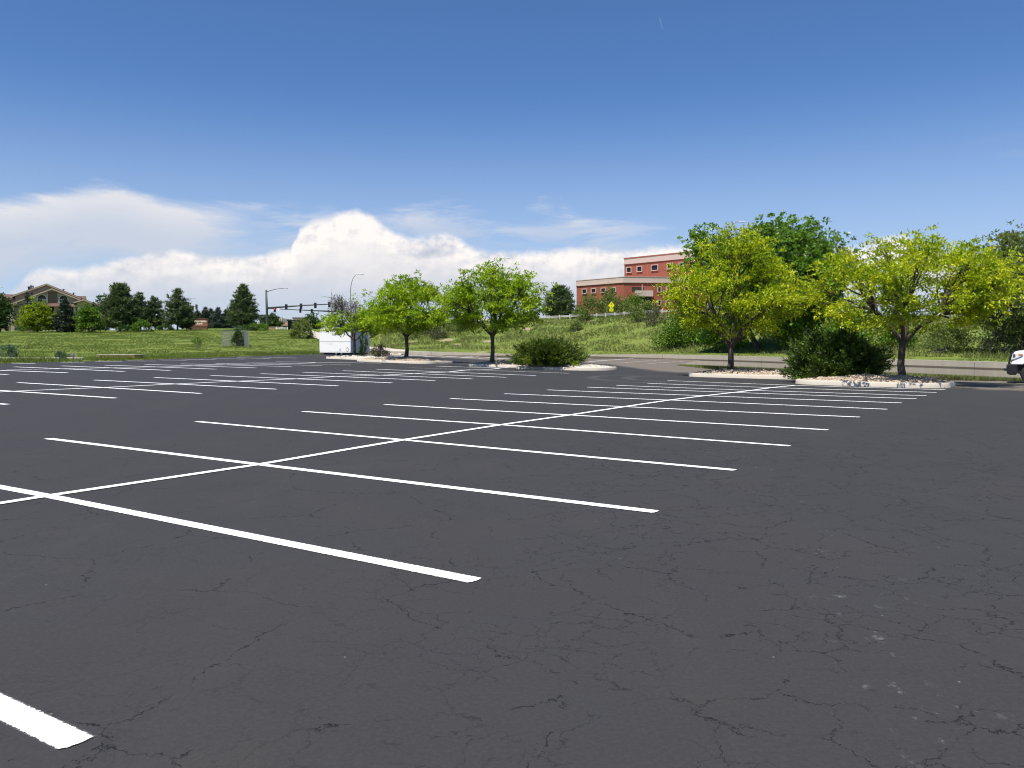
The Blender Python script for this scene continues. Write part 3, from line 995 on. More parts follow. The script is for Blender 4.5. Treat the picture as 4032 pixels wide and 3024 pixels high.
def vshape(t, pts):
    return np.interp(t, [p_[0] for p_ in pts], [p_[1] for p_ in pts])


def broadleaf(name, loc, H, prof_, th, tr, label, cat='tree', group=None, seed=1, leaf='locust', ntips=330, nlimb=6, nsec=42, perleaf=46,
              L=.20, Wd=.07, spread=.34, zsp=.62, droop=.15, lean=(0, 0), vase=0.0, dead=None, bark='bark', sx=1.0, sy=1.0, off=(0, 0), gap=-.15, fork_r=.6, shell=.5, bare=None, bright=(0, 1)):
    """prof_: crown outline, (fraction of the height, radius in metres)"""
    rg = np.random.RandomState(seed)
    root = empty(name, loc, 0, label, cat, group)
    # tips spread through the crown
    tips = []
    z0, z1 = prof_[0][0] * H, prof_[-1][0] * H
    tries = 0
    while len(tips) < ntips and tries < 40000:
        tries += 1
        z = z0 + (z1 - z0) * rg.rand()
        rmax = vshape(z / H, prof_)
        if rg.rand() * max(r_ for _, r_ in prof_) > rmax:
            continue
        a_ = rg.rand() * 2 * math.pi
        wob = 1 + .36 * mnoise.noise((math.cos(a_) * 1.7 + seed, math.sin(a_) * 1.7, z * .8 / max(1, H / 7)))
        r_ = rmax * wob * (shell + (1 - shell) * rg.rand() ** .6) if rg.rand() < .8 else rmax * rg.rand()
        if vase and r_ < vase * rmax * (1 - (z - z0) / (z1 - z0) / .55):
            continue
        p_ = np.array([r_ * math.cos(a_) * sx + off[0] * (z - z0) / (z1 - z0), r_ * math.sin(a_) * sy + off[1] * (z - z0) / (z1 - z0), z + .12 * rg.normal()])
        if mnoise.noise((p_[0] * .75 + seed * 3.1, p_[1] * .75, p_[2] * .95)) < gap:
            continue
        tips.append(p_)
    tips = np.array(tips)
    fork = np.array([lean[0], lean[1], th])
    # group the tips to branches
    sec = tips[rg.choice(len(tips), min(nsec, len(tips)), False)]
    own2 = np.argmin(((tips[:, None] - sec[None]) ** 2).sum(2), 1)
    ang = np.arctan2(sec[:, 1] - fork[1], sec[:, 0] - fork[0])
    steep = (sec[:, 2] - th) / (np.linalg.norm(sec[:, :2] - fork[:2], axis=1) + .3)
    key = np.where(steep > 2.2, nlimb - 1, ((ang + math.pi + rg.rand() * 6.28) % (2 * math.pi) / (2 * math.pi) * (nlimb - 1)).astype(int))
    wood = MB()
    sway = np.array([rg.normal() * .05, rg.normal() * .05, 0])
    tpath = [np.array([0, 0, -.15]), np.array([0, 0, .05]), fork * .35 + sway, fork * .7 + sway * .6, fork]
    wood.tube(tpath, [tr * 1.55, tr * 1.22, tr * 1.0, tr * .95, tr * 1.02], 10)
    LP, LD, DP = [], [], []
    for k in range(nlimb):
        ids = np.where(key == k)[0]
        if not len(ids):
            continue
        c1 = sec[ids].mean(0)
        n1 = fork + (c1 - fork) * .48
        n1[2] = fork[2] + (c1[2] - fork[2]) * .42 + .1
        m1 = fork * .5 + n1 * .5 + np.array([0, 0, -.08]) + rg.normal(size=3) * .08
        r1 = tr * fork_r * min(1.1, .55 + .12 * len(ids))
        st = fork - np.array([0, 0, rg.rand() * th * .18])
        wood.tube([st, m1, n1], [r1, r1 * .85, r1 * .68], 7, False)
        for s_ in ids:
            tt = tips[own2 == s_]
            if not len(tt):
                continue
            c2 = tt.mean(0)
            n2 = n1 + (c2 - n1) * .62
            m2 = (n1 + n2) / 2 + rg.normal(size=3) * .12 * np.linalg.norm(n2 - n1) * .6 + np.array([0, 0, .05])
            r2 = r1 * .42
            wood.tube([n1, m2, n2], [r2 * 1.25, r2, r2 * .6], 5, False)
            for tp in tt:
                m3 = (n2 + tp) / 2 + rg.normal(size=3) * .06 + np.array([0, 0, .04])
                wood.tube([n2, m3, tp], [r2 * .42, r2 * .3, r2 * .10], 3, False)
                if bare is not None and bare(tp):
                    for _ in range(4):
                        q_ = tp + rg.normal(size=3) * .28
                        wood.tube([m3, (m3 + q_) / 2 + rg.normal(size=3) * .05, q_], [.012, .010, .007], 3, False)
                    DP.append(tp + rg.normal(size=(14, 3)) * .22)
                    continue
                nl = int(perleaf * (.6 + .8 * rg.rand()))
                f = .35 + .75 * rg.rand(nl)
                nt = max(1, nl // 13)
                f = np.repeat(.35 + .75 * rg.rand(nt), 13)[:nl]
                nl = len(f)
                tuft = np.repeat(rg.normal(size=(nt, 3)) * spread * 1.15 * np.array([1, 1, zsp]), 13, 0)[:nl]
                base = n2[None] * (1 - f[:, None]) + tp[None] * f[:, None]
                base = base + tuft + rg.normal(size=(nl, 3)) * L * np.array([.55, .55, .28])
                dirs = (tp - n2)[None] / (np.linalg.norm(tp - n2) + .1) * .8 + rg.normal(size=(nl, 3)) * .75 + np.array([0, 0, -droop])
                LP.append(base)
                LD.append(dirs)
    wood.build('trunk', M[bark], root, smooth=True)
    LP = np.concatenate(LP)
    LD = np.concatenate(LD)
    V, Fq = leaf_quads(LP, LD, L, Wd, rg)
    cl = clumpy(LP[::6], .9, seed * 1.7)
    cl = np.repeat(cl, 6)[:len(LP)]
    rn = np.clip(.5 + .5 * cl + .20 * np.repeat(rg.normal(size=len(LP) // 9 + 1), 9)[:len(LP)] + .12 * rg.normal(size=len(LP)), 0, 1) * (bright[1] - bright[0]) + bright[0]
    fobj('crown', V, Fq, M[leaf], root, False, rn)
    if DP:
        DP = np.concatenate(DP)
        V, Fq = leaf_quads(DP, rg.normal(size=DP.shape), .16, .07, rg)
        fobj('dead_leaves', V, Fq, M['deadleaf'], root, False, rg.rand(len(DP)))
    return root


def conifer(name, loc, H, R0, label, cat='tree', group=None, seed=1, needle='pine', z0=.08, shape=1.0, nwh=15, per=7, tuft=9, L=.5, Wd=.085, up=.25, loose=.0, lean=(0, 0), top_r=.06):
    rg = np.random.RandomState(seed)
    root = empty(name, loc, 0, label, cat, group)
    wood = MB()
    wood.tube([(0, 0, -.2), (lean[0] * .3, lean[1] * .3, H * .4), (lean[0], lean[1], H * .97)], [H * .018 + .05, H * .012 + .03, .02], 7)
    PP_, DD_ = [], []
    for i in range(nwh):
        f = (i + rg.rand() * .7) / nwh
        z = H * (z0 + (1 - z0) * f)
        env = R0 * ((1 - f) ** shape * (1 - top_r) + top_r) * min(1, .55 + f * 4.5)
        nb_ = max(3, int(per * (1 - .35 * f)))
        for k in range(nb_):
            a_ = 2 * math.pi * (k + rg.rand() * .8) / nb_ + i * 1.3
            ln = env * (.72 + .42 * rg.rand())
            if loose and rg.rand() < loose:
                ln *= .45
            e_ = up * (.3 + f * 1.6) + rg.normal() * .12
            d_ = np.array([math.cos(a_) * math.cos(e_), math.sin(a_) * math.cos(e_), math.sin(e_)])
            s_ = np.array([lean[0] * f, lean[1] * f, z])
            tip = s_ + d_ * ln + np.array([0, 0, .06 * ln])
            wood.tube([s_, s_ + d_ * ln * .5 - np.array([0, 0, .04 * ln]), tip], [.03 + .012 * ln, .02 + .006 * ln, .008], 3, False)
            nt_ = max(3, int(ln * tuft))
            g_ = .22 + .82 * rg.rand(nt_) ** .75
            c_ = s_[None] + (tip - s_)[None] * g_[:, None] + rg.normal(size=(nt_, 3)) * (.10 + .10 * ln) * np.array([1, 1, .55])
            for q_ in c_:
                m = 7
                PP_.append(q_[None] + rg.normal(size=(m, 3)) * .07)
                DD_.append(d_[None] * .7 + rg.normal(size=(m, 3)) * .7 + np.array([0, 0, .35]))
    m = 30
    PP_.append(np.array([lean[0], lean[1], H * .97])[None] + rg.normal(size=(m, 3)) * .1)
    DD_.append(rg.normal(size=(m, 3)) * .4 + np.array([0, 0, 1]))
    wood.build('trunk', M['bark'], root, smooth=True)
    PP_, DD_ = np.concatenate(PP_), np.concatenate(DD_)
    V, Ft = blade_tris(PP_, DD_, L, Wd, rg)
    cl = np.repeat(clumpy(PP_[::7], .9, seed * 2.3), 7)[:len(PP_)]
    if len(cl) < len(PP_):
        cl = np.pad(cl, (0, len(PP_) - len(cl)))
    fobj('crown', V, Ft, M[needle], root, False, np.clip(.5 + .5 * cl + .22 * rg.normal(size=len(PP_)), 0, 1))
    return root


def juniper(name, loc, rx, ry, H, label, seed, needle='juniper', n=900, group=None, lopside=0.0):
    """spreading juniper: many arching sprays from a low centre"""
    rg = np.random.RandomState(seed)
    root = empty(name, loc, 0, label, 'shrub', group)
    wood = MB()
    PP_, DD_, RR_ = [], [], []
    for i in range(n):
        a_ = rg.rand() * 2 * math.pi
        e_ = math.asin(rg.rand() ** .8) * .96 + .04
        d_ = np.array([math.cos(a_) * math.cos(e_), math.sin(a_) * math.cos(e_), math.sin(e_)])
        flare = 1 + .30 * mnoise.noise((d_[0] * 2.2 + seed, d_[1] * 2.2, d_[2] * 2.2)) + .10 * rg.normal()
        # box-like dome: wide shoulders
        s_ = 1 / (abs(d_[0] / rx) ** 2.4 + abs(d_[1] / ry) ** 2.4 + abs(d_[2] / H) ** 2.4) ** (1 / 2.4)
        ln = s_ * flare
        if d_[2] < .25 and rg.rand() < .25:
            ln *= 1.12
        b_ = np.array([rg.normal() * rx * .22, rg.normal() * ry * .22, .05])
        tip = d_ * ln
        tip[0] += lopside * tip[2]
        mid_ = b_ * .5 + tip * .5 + np.array([0, 0, -.10 * ln * math.cos(e_)])
        if i % 9 == 0:
            wood.tube([b_, mid_, tip * .95], [.022, .014, .005], 4, False)
        m = 84
        f = .42 + .60 * rg.rand(m) ** .8
        f = f[:, None]
        c_ = b_ * (1 - f) ** 2 + 2 * mid_ * f * (1 - f) + tip * f * f
        c_ = c_ + rg.normal(size=(m, 3)) * (.035 + .11 * (1.05 - f))
        tang = 2 * (1 - f) * (mid_ - b_) + 2 * f * (tip - mid_)
        tang = tang / np.linalg.norm(tang, axis=1)[:, None]
        PP_.append(c_)
        DD_.append(tang + rg.normal(size=(m, 3)) * .55 + np.array([0, 0, .15]))
        RR_.append(np.clip(.42 + .16 * f[:, 0] + .22 * rg.normal() + .12 * rg.normal(size=m), 0, 1))
    PP_, DD_ = np.concatenate(PP_), np.concatenate(DD_)
    PP_[:, 2] = np.maximum(PP_[:, 2], .02)
    wood.build('branches', M['bark'], root)
    V, Ft = blade_tris(PP_, DD_, .15, .045, rg)
    fobj('foliage', V, Ft, M[needle], root, False, np.concatenate(RR_))
    return root


def shrub(name, loc, rx, H, label, seed, leaf='green', n=1600, L=.22, Wd=.12, ry=None, cat='shrub', group=None, stems=14, up=.3, parts=True, narrow=.55):
    rg = np.random.RandomState(seed)
    ry = ry or rx
    root = empty(name, loc, 0, label, cat, group) if parts else None
    wood = MB()
    P_, D_ = [], []
    ns = max(12, n // 40)
    for i in range(ns):
        a_ = rg.rand() * 2 * math.pi
        e_ = math.asin(rg.rand() ** .7)
        d_ = np.array([math.cos(a_) * math.cos(e_) * rx, math.sin(a_) * math.cos(e_) * ry, math.sin(e_) * H])
        k = (.55 + .5 * rg.rand() ** .6) * (1 + .3 * mnoise.noise((d_[0] * .9 + seed, d_[1] * .9, d_[2] * .9)))
        tip = d_ * k
        tip[2] = max(.08 * H, tip[2])
        if i < stems:
            wood.tube([(rg.normal() * rx * narrow * .3, rg.normal() * ry * narrow * .3, -.05), tip * .55 + np.array([0, 0, -.1 * H]), tip], [.025 * H ** .5 + .005, .014 * H ** .5 + .003, .004], 4, False)
        m = n // ns
        P_.append(tip * (1 - .28 * rg.rand(m)[:, None]) + rg.normal(size=(m, 3)) * np.array([rx, ry, H * .8]) * .10)
        D_.append(rg.normal(size=(m, 3)) + d_ / np.linalg.norm(d_) * .6 + np.array([0, 0, up]))
    P_, D_ = np.concatenate(P_), np.concatenate(D_)
    P_[:, 2] = np.maximum(P_[:, 2], .0)
    V, Fq = leaf_quads(P_, D_, L, Wd, rg)
    rn = np.clip(.5 + .5 * np.repeat(clumpy(P_[::5], 1.1, seed * 1.3), 5)[:len(P_)] + .2 * rg.normal(size=len(P_)), 0, 1)
    if parts:
        wood.build('branches', M['bark_light'], root)
        fobj('foliage', V, Fq, M[leaf], root, False, rn)
        return root
    o = fobj(name, V, Fq, M[leaf], None, False, rn)
    o.location = tuple(float(q) for q in loc)
    return tag(o, label, cat, group)


# ------------------------------------------------------------------ kerbed islands
def uvp(u, v):
    return np.array([UX * u + VX * v, UY * u + VY * v])


def island(name, u0, u1, v0, v1, label, fill, seed, rl=1.1, rr=1.1, mound=.28, group=None, chips=True):
    """rounded kerbed island between stall-row coordinates"""
    rg = np.random.RandomState(seed)
    ring = []
    for cu, cv, a0, r_ in ((u0, v1, -90, rr), (u1, v1, 0, rr), (u1, v0, 90, rl), (u0, v0, 180, rl)):
        su = 1 if cu == u0 else -1
        sv = 1 if cv == v0 else -1
        for k in range(7):
            t = k / 6 * math.pi / 2
            if (cu == u0 and cv == v1):
                du, dv = 1 - math.sin(t * 0 + math.pi / 2 - t), math.sin(t)
                du, dv = r_ * (1 - math.cos(t)), r_ * (1 - math.sin(t))
            elif cu == u1 and cv == v1:
                du, dv = r_ * (1 - math.sin(t)), r_ * (1 - math.cos(t))
            elif cu == u1 and cv == v0:
                du, dv = r_ * (1 - math.cos(t)), r_ * (1 - math.sin(t))
            else:
                du, dv = r_ * (1 - math.sin(t)), r_ * (1 - math.cos(t))
            ring.append((cu + su * du, cv + sv * dv))
    ring = np.array(ring)
    ctr = ring.mean(0)
    c2 = uvp(*ctr)
    zc = float(zlot(*c2))
    root = empty(name, (c2[0], c2[1], zc), 0, label, 'kerbed island', group)
    # order the ring by angle
    an = np.arctan2(ring[:, 1] - ctr[1], ring[:, 0] - ctr[0])
    ring = ring[np.argsort(an)]
    n = len(ring)
    # densify
    dn_ = []
    for i in range(n):
        a_, b_ = ring[i], ring[(i + 1) % n]
        k = max(1, int(np.linalg.norm(b_ - a_) / .45))
        for j in range(k):
            dn_.append(a_ + (b_ - a_) * j / k)
    ring = np.array(dn_)
    n = len(ring)
    vs, fs = [], []
    secs = [(0.0, -.08), (0.015, .14), (.045, .185), (.17, .19), (.18, .05)]
    for p_ in ring:
        d_ = ctr - p_
        d_ = d_ / np.linalg.norm(d_)
        for s_, z in secs:
            w_ = uvp(*(p_ + d_ * s_))
            vs.append((w_[0] - c2[0], w_[1] - c2[1], float(zlot(*w_)) - zc + z))
    m = len(secs)
    for i in range(n):
        j = (i + 1) % n
        for k in range(m - 1):
            fs.append((i * m + k, j * m + k, j * m + k + 1, i * m + k + 1))
    MB().add(vs, fs).build('kerb', M['concrete'], root, autos=40)
    # filling
    vs, fs = [], []
    rings = 9
    for r_ in range(rings):
        f = 1 - r_ / rings
        for p_ in ring:
            d_ = p_ - ctr
            q_ = ctr + d_ * f * (1 - .15 / np.linalg.norm(d_))
            w_ = uvp(*q_)
            h = .15 + mound * (1 - f ** 2.2) + (.035 * rg.normal() if r_ else 0)
            vs.append((w_[0] - c2[0], w_[1] - c2[1], float(zlot(*w_)) - zc + h))
    vs.append((0, 0, .15 + mound))
    for r_ in range(rings - 1):
        for i in range(n):
            j = (i + 1) % n
            fs.append((r_ * n + i, r_ * n + j, (r_ + 1) * n + j, (r_ + 1) * n + i))
    for i in range(n):
        fs.append(((rings - 1) * n + i, (rings - 1) * n + (i + 1) % n, len(vs) - 1))
    MB().add(vs, fs).build('mulch' if fill == 'chips' else 'gravel', M[fill], root)
    # loose chips on top
    if chips:
        k = 900
        P_, D_ = [], []
        for _ in range(k):
            t = rg.rand() ** .5 * .88
            p_ = ring[rg.randint(n)]
            q_ = ctr + (p_ - ctr) * t
            w_ = uvp(*q_)
            P_.append((w_[0] - c2[0], w_[1] - c2[1], float(zlot(*w_)) - zc + .17 + mound * (1 - t ** 2.2)))
            D_.append((rg.normal(), rg.normal(), .25 * rg.normal()))
        V, Fq = leaf_quads(np.array(P_), np.array(D_), .085, .045, rg)
        o = fobj('loose_chips' if fill == 'chips' else 'loose_stones', V, Fq, M[fill], root)
        tag(o, kind='stuff')
    return root


island('parking_island', 33.75, 37.6, -8.6, -2.85, 'nearest kerbed wood chip island on the right, dappled with tree shade', 'chips', 1, 1.3, 1.0, .24)
island('parking_island', 39.3, 43.3, -15.3, -9.6, 'sunny kerbed wood chip island under the lone gold green tree left of the dark juniper', 'chips', 2, 1.2, 1.0, .24)
island('parking_island', 46.0, 49.6, -29.9, -23.2, 'sunny kerbed island of pale gravel in front of the mid green spreading juniper', 'gravel', 3, .9, 1.6, .20)
island('parking_island', 48.9, 52.6, -36.2, -30.4, 'shaded kerbed island under the round green tree left of the spreading juniper', 'chips', 4, 1.2, 1.0, .26)
island('parking_island', 51.8, 56.2, -50.2, -41.9, 'dappled kerbed island farther off under the green tree right of the white trailer', 'chips', 5, 1.3, 1.0, .26)
island('parking_island', 55.2, 59.6, -57.4, -50.9, 'pale kerbed island under the small tree standing in front of the white trailer', 'gravel', 6, 1.3, 1.0, .22)

# ------------------------------------------------------------------ trees on the islands
P5 = [(.28, .8), (.36, 2.5), (.46, 3.6), (.58, 3.85), (.72, 3.5), (.84, 2.6), (.93, 1.4), (1.0, .4)]
broadleaf('honey_locust', at(3553, 1490, 32.8), 6.0, P5, 1.55, .135, 'broad gold green honey locust on the right island, right of the dark juniper', seed=11,
          leaf='locust_gold', ntips=430, nlimb=7, nsec=56, perleaf=74, L=.16, Wd=.062, spread=.26, zsp=.30, vase=.8, gap=.0, off=(.55, 0), sx=1.1, droop=.12)
P4 = [(.19, .9), (.28, 1.9), (.38, 2.9), (.5, 3.3), (.62, 2.9), (.75, 2.0), (.88, 1.25), (1.0, .35)]
broadleaf('honey_locust', at(2875, 1462, 42.0), 7.5, P4, 1.35, .145, 'tall gold green honey locust alone on the middle island, low limb reaching to the left', seed=23,
          leaf='locust_gold', ntips=430, nlimb=7, nsec=54, perleaf=76, L=.17, Wd=.066, spread=.28, zsp=.30, vase=.75, gap=.0, sx=1.24, droop=.12)
P3 = [(.30, 1.0), (.38, 2.7), (.50, 3.7), (.64, 3.9), (.78, 3.2), (.90, 2.1), (1.0, .5)]
broadleaf('honey_locust', at(1938, 1418, 60.5), 7.1, P3, 1.9, .15, 'bright green round crowned honey locust with a forked trunk, left of the spreading juniper', seed=31,
          leaf='locust', ntips=440, nlimb=6, nsec=52, perleaf=72, L=.20, Wd=.085, spread=.32, zsp=.32, vase=.8, gap=.03, off=(.35, 0), sx=1.05, droop=.15)
P2 = [(.28, 1.0), (.36, 2.9), (.48, 3.9), (.64, 3.9), (.78, 3.1), (.90, 1.9), (1.0, .6)]
broadleaf('honey_locust', at(1600, 1405, 71.0), 7.0, P2, 1.8, .16, 'bright green wide honey locust standing just right of the white trailer', seed=47,
          leaf='locust', ntips=430, nlimb=6, nsec=50, perleaf=72, L=.21, Wd=.09, spread=.34, zsp=.32, vase=.8, gap=.03, sx=1.10, droop=.15, off=(-.3, 0))
P1 = [(.37, 1.3), (.44, 2.5), (.54, 2.8), (.66, 2.2), (.79, 1.4), (.9, 1.1), (1.0, .5)]
broadleaf('honey_locust', at(1395, 1400, 78.0), 5.7, P1, 1.55, .13, 'small leaning honey locust with a dead twiggy top in front of the white trailer', seed=52,
          leaf='locust', ntips=270, nlimb=5, nsec=34, perleaf=52, L=.21, Wd=.085, spread=.30, zsp=.35, vase=.5, gap=-.05, droop=.2, off=(-1.0, 0), sx=1.15, bare=lambda p_: p_[2] > 3.9 and p_[0] < .6)

# junipers
juniper('juniper_bush', at(2150, 1436, 54.5), 2.3, 1.9, 1.5, 'mid green spreading juniper on the pale gravel island', 3, 'juniper', 620)
juniper('juniper_bush', at(3290, 1494, 34.6), 1.82, 1.75, 1.68, 'large dark green juniper between the two gold green trees on the right', 5, 'juniper_dark', 760)
# weeds and twigs on the far island
shrub('dry_bush', at(1490, 1402, 74.5), 1.15, 1.05, 'brown dry twiggy bush on the far island right of the white trailer', 61, 'dry', 1500, .16, .05)
shrub('sucker_shoots', at(1428, 1398, 77.0), .5, 2.0, 'leafy shoots growing at the foot of the small tree by the trailer', 62, 'green', 420, .2, .09)
shrub('weed_tuft', at(2075, 1440, 53.2), .35, .5, 'small pale weed tuft at the left foot of the spreading juniper', 63, 'yellowgreen', 160, .3, .03, up=1.0)
shrub('weed_tuft', at(2260, 1441, 53.0), .45, .3, 'small pale weed tuft at the right foot of the spreading juniper', 64, 'yellowgreen', 160, .2, .05)

# ------------------------------------------------------------------ trees beyond the wall
PCt = [(.12, 2.0), (.22, 4.4), (.36, 6.0), (.52, 6.6), (.68, 6.1), (.82, 5.0), (.92, 3.8), (1.0, 1.8)]
gA = ontop(3090, 82)
broadleaf('cottonwood', gA, zat(3050, 862, 82) - gA[2], PCt, 3.0, .33, 'tall dense mid green cottonwood with a thick dark trunk behind the gold green trees', seed=71,
          leaf='cotton', ntips=900, nlimb=9, nsec=90, perleaf=62, L=.27, Wd=.23, spread=.46, zsp=.9, gap=-.16, droop=.3, shell=.45)
PCs = [(.20, 1.4), (.34, 3.2), (.52, 4.0), (.7, 3.9), (.85, 3.0), (1.0, 1.2)]
gB = ontop(2985, 84)
broadleaf('cottonwood', gB, zat(2830, 890, 84) - gB[2], PCs, 3.2, .26, 'second mid green cottonwood leaning left, its crown above the brick building corner', seed=72,
          leaf='cotton', ntips=480, nlimb=6, nsec=52, perleaf=58, L=.26, Wd=.22, spread=.48, gap=-.12, droop=.3, lean=(-1.6, 0), off=(-5.6, 0))
gC = ontop(4010, 62)
PR = [(.16, 1.5), (.30, 3.4), (.45, 4.2), (.62, 3.9), (.8, 2.9), (.92, 1.7), (1.0, .6)]
broadleaf('elm_tree', gC, zat(4010, 880, 62) - gC[2], PR, 2.2, .22, 'grey green loose crowned tree at the right edge above the pickup', seed=74,
          leaf='olive', ntips=560, nlimb=7, nsec=60, perleaf=60, L=.22, Wd=.11, spread=.42, gap=-.05, droop=.3, lean=(.6, 0))
shrub('thicket_bush', ontop(2690, 96), 3.4, zat(2690, 1240, 96) - ontop(2690, 96)[2], 'large leafy green bush at the foot of the bank below the brick building', 75, 'green', 5200, .28, .17)
shrub('thicket_bush', ontop(2850, 88), 3.0, 3.6, 'dark green leafy bush behind the trunk of the lone gold green tree', 76, 'cotton', 4600, .28, .18)
shrub('thicket_bush', ontop(3330, 74), 2.6, 3.4, 'mid green bush behind the dark juniper at the foot of the bank', 77, 'cotton', 4400, .25, .17)
shrub('thicket_bush', ontop(3520, 73), 1.9, 2.5, 'light green bush right behind the trunk of the right gold green tree', 78, 'green', 2600, .24, .16)
shrub('thicket_bush', ontop(3150, 80), 2.8, 3.6, 'light green bush just right of the thick dark cottonwood trunk', 83, 'green', 4200, .26, .17)
shrub('weed_bush', ontop(3720, 67), 2.4, 2.6, 'straw coloured weedy bush on the bank left of the pickup', 79, 'olive', 2800, .25, .09)
shrub('weed_bush', ontop(3960, 62), 2.0, 2.3, 'olive weedy bush on the bank directly behind the pickup hood', 80, 'sage', 2400, .25, .09)

# ------------------------------------------------------------------ bushes on the bank and above the guardrail
for px_, Y, rx, h_, lf, sd_, lb in [
        (1610, 127, 2.4, 2.6, 'olive', 81, 'brownish green bush on the bank between the two left honey locusts'),
        (1665, 130, 2.6, 3.0, 'sage', 82, 'grey green bush high on the bank just right of the wide honey locust'),
        (1725, 124, 1.7, 1.7, 'sage', 83, 'pale sage bush low on the bank between the left honey locusts'),
        (1790, 131, 2.0, 2.0, 'olive', 84, 'olive bush on the bank behind the forked honey locust trunk'),
        (2305, 129, 1.3, 2.0, 'olive', 85, 'small olive bush on the bank just below the guardrail'),
        (2262, 122, 1.2, 1.3, 'olive', 86, 'dark little bush on the bare patch of the bank above the juniper'),
        (2510, 118, 1.6, 2.4, 'olive', 87, 'olive bush on the bank at the left edge of the leafy thicket'),
        (2575, 113, 2.1, 2.2, 'sage', 88, 'sage grey bush on the bank next to the leafy thicket')]:
    shrub('bank_bush', ontop(px_, Y), rx, h_, lb, sd_, lf, 1500, .26, .10)
for px_, Y, rx, top, lf, sd_, lb in [
        (2330, 158, 3.4, 1152, 'olive', 91, 'olive tree like bush at the left foot of the brick building'),
        (2400, 162, 2.6, 1128, 'olive', 92, 'tallest feathery olive bush behind the yellow road sign'),
        (2440, 156, 3.2, 1165, 'olive', 93, 'olive bush just right of the yellow road sign'),
        (2500, 166, 2.6, 1150, 'green', 94, 'fresh green bush below the brick building balcony'),
        (2545, 158, 2.2, 1190, 'olive', 95, 'low olive bush at the right foot of the brick building balcony'),
        (2285, 150, 1.9, 1215, 'olive', 96, 'low dull green bush above the guardrail left of the brick building')]:
    g = ontop(px_, Y)
    shrub('olive_bush', g, rx, zat(px_, top, Y) - g[2], lb, sd_, lf, 2600, .36, .16)
g = ontop(2200, 160)
conifer('pine_tree', g, zat(2200, 1132, 160) - g[2], 3.4, 'dark rounded pine above the guardrail left of the brick building', seed=97, shape=.55, nwh=16, per=11, L=.55, Wd=.12, tuft=10)
for px_, Y, rx, top, lf, sd_, lb in [
        (1480, 150, 3.6, 1240, 'darkgreen', 98, 'dark green tree mass behind the trailer roof'),
        (1535, 158, 3.4, 1252, 'darkgreen', 99, 'dark bush above the bank behind the wide honey locust'),
        (1840, 160, 2.4, 1248, 'olive', 100, 'olive bush above the guardrail behind the forked honey locust'),
        (1190, 150, 2.3, 1252, 'olive', 101, 'olive brown bush by the path in front of the bus shelter')]:
    g = ontop(px_, Y)
    shrub('roadside_bush', g, rx, zat(px_, top, Y) - g[2], lb, sd_, lf, 2400, .36, .18)

# ------------------------------------------------------------------ trees in front of the apartments and along the far side
def far_tree(px_, Y, top, rr, leaf, label, seed, prof_=None, name='leafy_tree', th=.12, n=170, per=34, L=.42, Wd=.26, spread=.55):
    g = ontop(px_, Y)
    H = zat(px_, top, Y) - g[2]
    pr_ = prof_ or [(.10, rr * .45), (.22, rr * .78), (.42, rr * .84), (.62, rr * .72), (.82, rr * .42), (.97, rr * .10)]
    return broadleaf(name, g, H, pr_, H * th, .14, label, seed=seed, leaf=leaf, ntips=n, nlimb=5, nsec=26, perleaf=per, L=L, Wd=Wd, spread=spread, gap=-.3, shell=.35)


def far_pine(px_, Y, top, rr, label, seed, needle='pine', **kw):
    g = ontop(px_, Y)
    H = zat(px_, top, Y) - g[2]
    return conifer('spruce_tree' if 'spruce' in needle else 'pine_tree', g, H, rr, label, seed=seed, needle=needle, **kw)


far_tree(5, 168, 1150, 3.2, 'darkgreen', 'dark green dense tree at the far left edge of the lawn', 111)
far_tree(150, 166, 1180, 3.5, 'yellowgreen', 'yellow green tree with a slim trunk on the lawn before the apartments', 112, th=.2)
far_pine(262, 168, 1180, 2.5, 'dark narrow spruce in front of the apartment balconies', 113, 'spruce', z0=.02, shape=.85, nwh=20, per=10, up=-.05, L=.45, Wd=.13, tuft=10)
far_pine(116, 205, 1150, 2.3, 'top of a grey spruce showing behind the yellow green tree', 114, 'blue_spruce', z0=.05, shape=.9, nwh=14, per=8, up=0, L=.5, Wd=.13)
far_tree(352, 166, 1198, 2.6, 'green', 'fresh green tree on the lawn right of the dark spruce', 115, th=.14)
far_tree(418, 182, 1156, 2.6, 'darkgreen', 'mid green tree pressed against the left side of the big pine', 116)
far_pine(478, 180, 1126, 4.0, 'big broad dark pine right of the apartments', 117, shape=.5, z0=.06, nwh=20, per=11, L=.62, Wd=.14, tuft=9, up=.35)
far_pine(556, 196, 1155, 2.7, 'slimmer pine right of the big broad pine', 118, shape=.6, nwh=15, per=8, L=.6, Wd=.13, loose=.2)
far_pine(615, 198, 1174, 2.9, 'lower pine between the slim pine and the tall loose pine', 119, shape=.55, nwh=14, per=8, L=.6, Wd=.13, loose=.25)
far_pine(702, 184, 1138, 3.4, 'tall loose open pine left of the brick church sign', 120, shape=.6, nwh=16, per=7, L=.6, Wd=.13, loose=.4, z0=.14)
far_pine(738, 188, 1192, 2.4, 'short pine whose branch covers the left end of the church sign', 121, shape=.6, nwh=13, per=8, L=.55, Wd=.13, loose=.2)
shrub('lawn_shrub', ontop(562, 176), 2.3, 2.7, 'light green shrub below the slim pines', 122, 'green', 1500, .34, .2)
shrub('lawn_shrub', ontop(655, 182), 2.2, 1.4, 'dark low shrub left of the loose pine foot', 123, 'darkgreen', 1100, .34, .2)
shrub('lawn_shrub', ontop(500, 176), 2.6, 1.6, 'dark shrub at the foot of the big broad pine', 124, 'darkgreen', 1200, .34, .2)
shrub('low_juniper', ontop(128, 182), 3.2, 1.0, 'low dark junipers under the yellow green tree', 125, 'darkgreen', 1300, .34, .16)
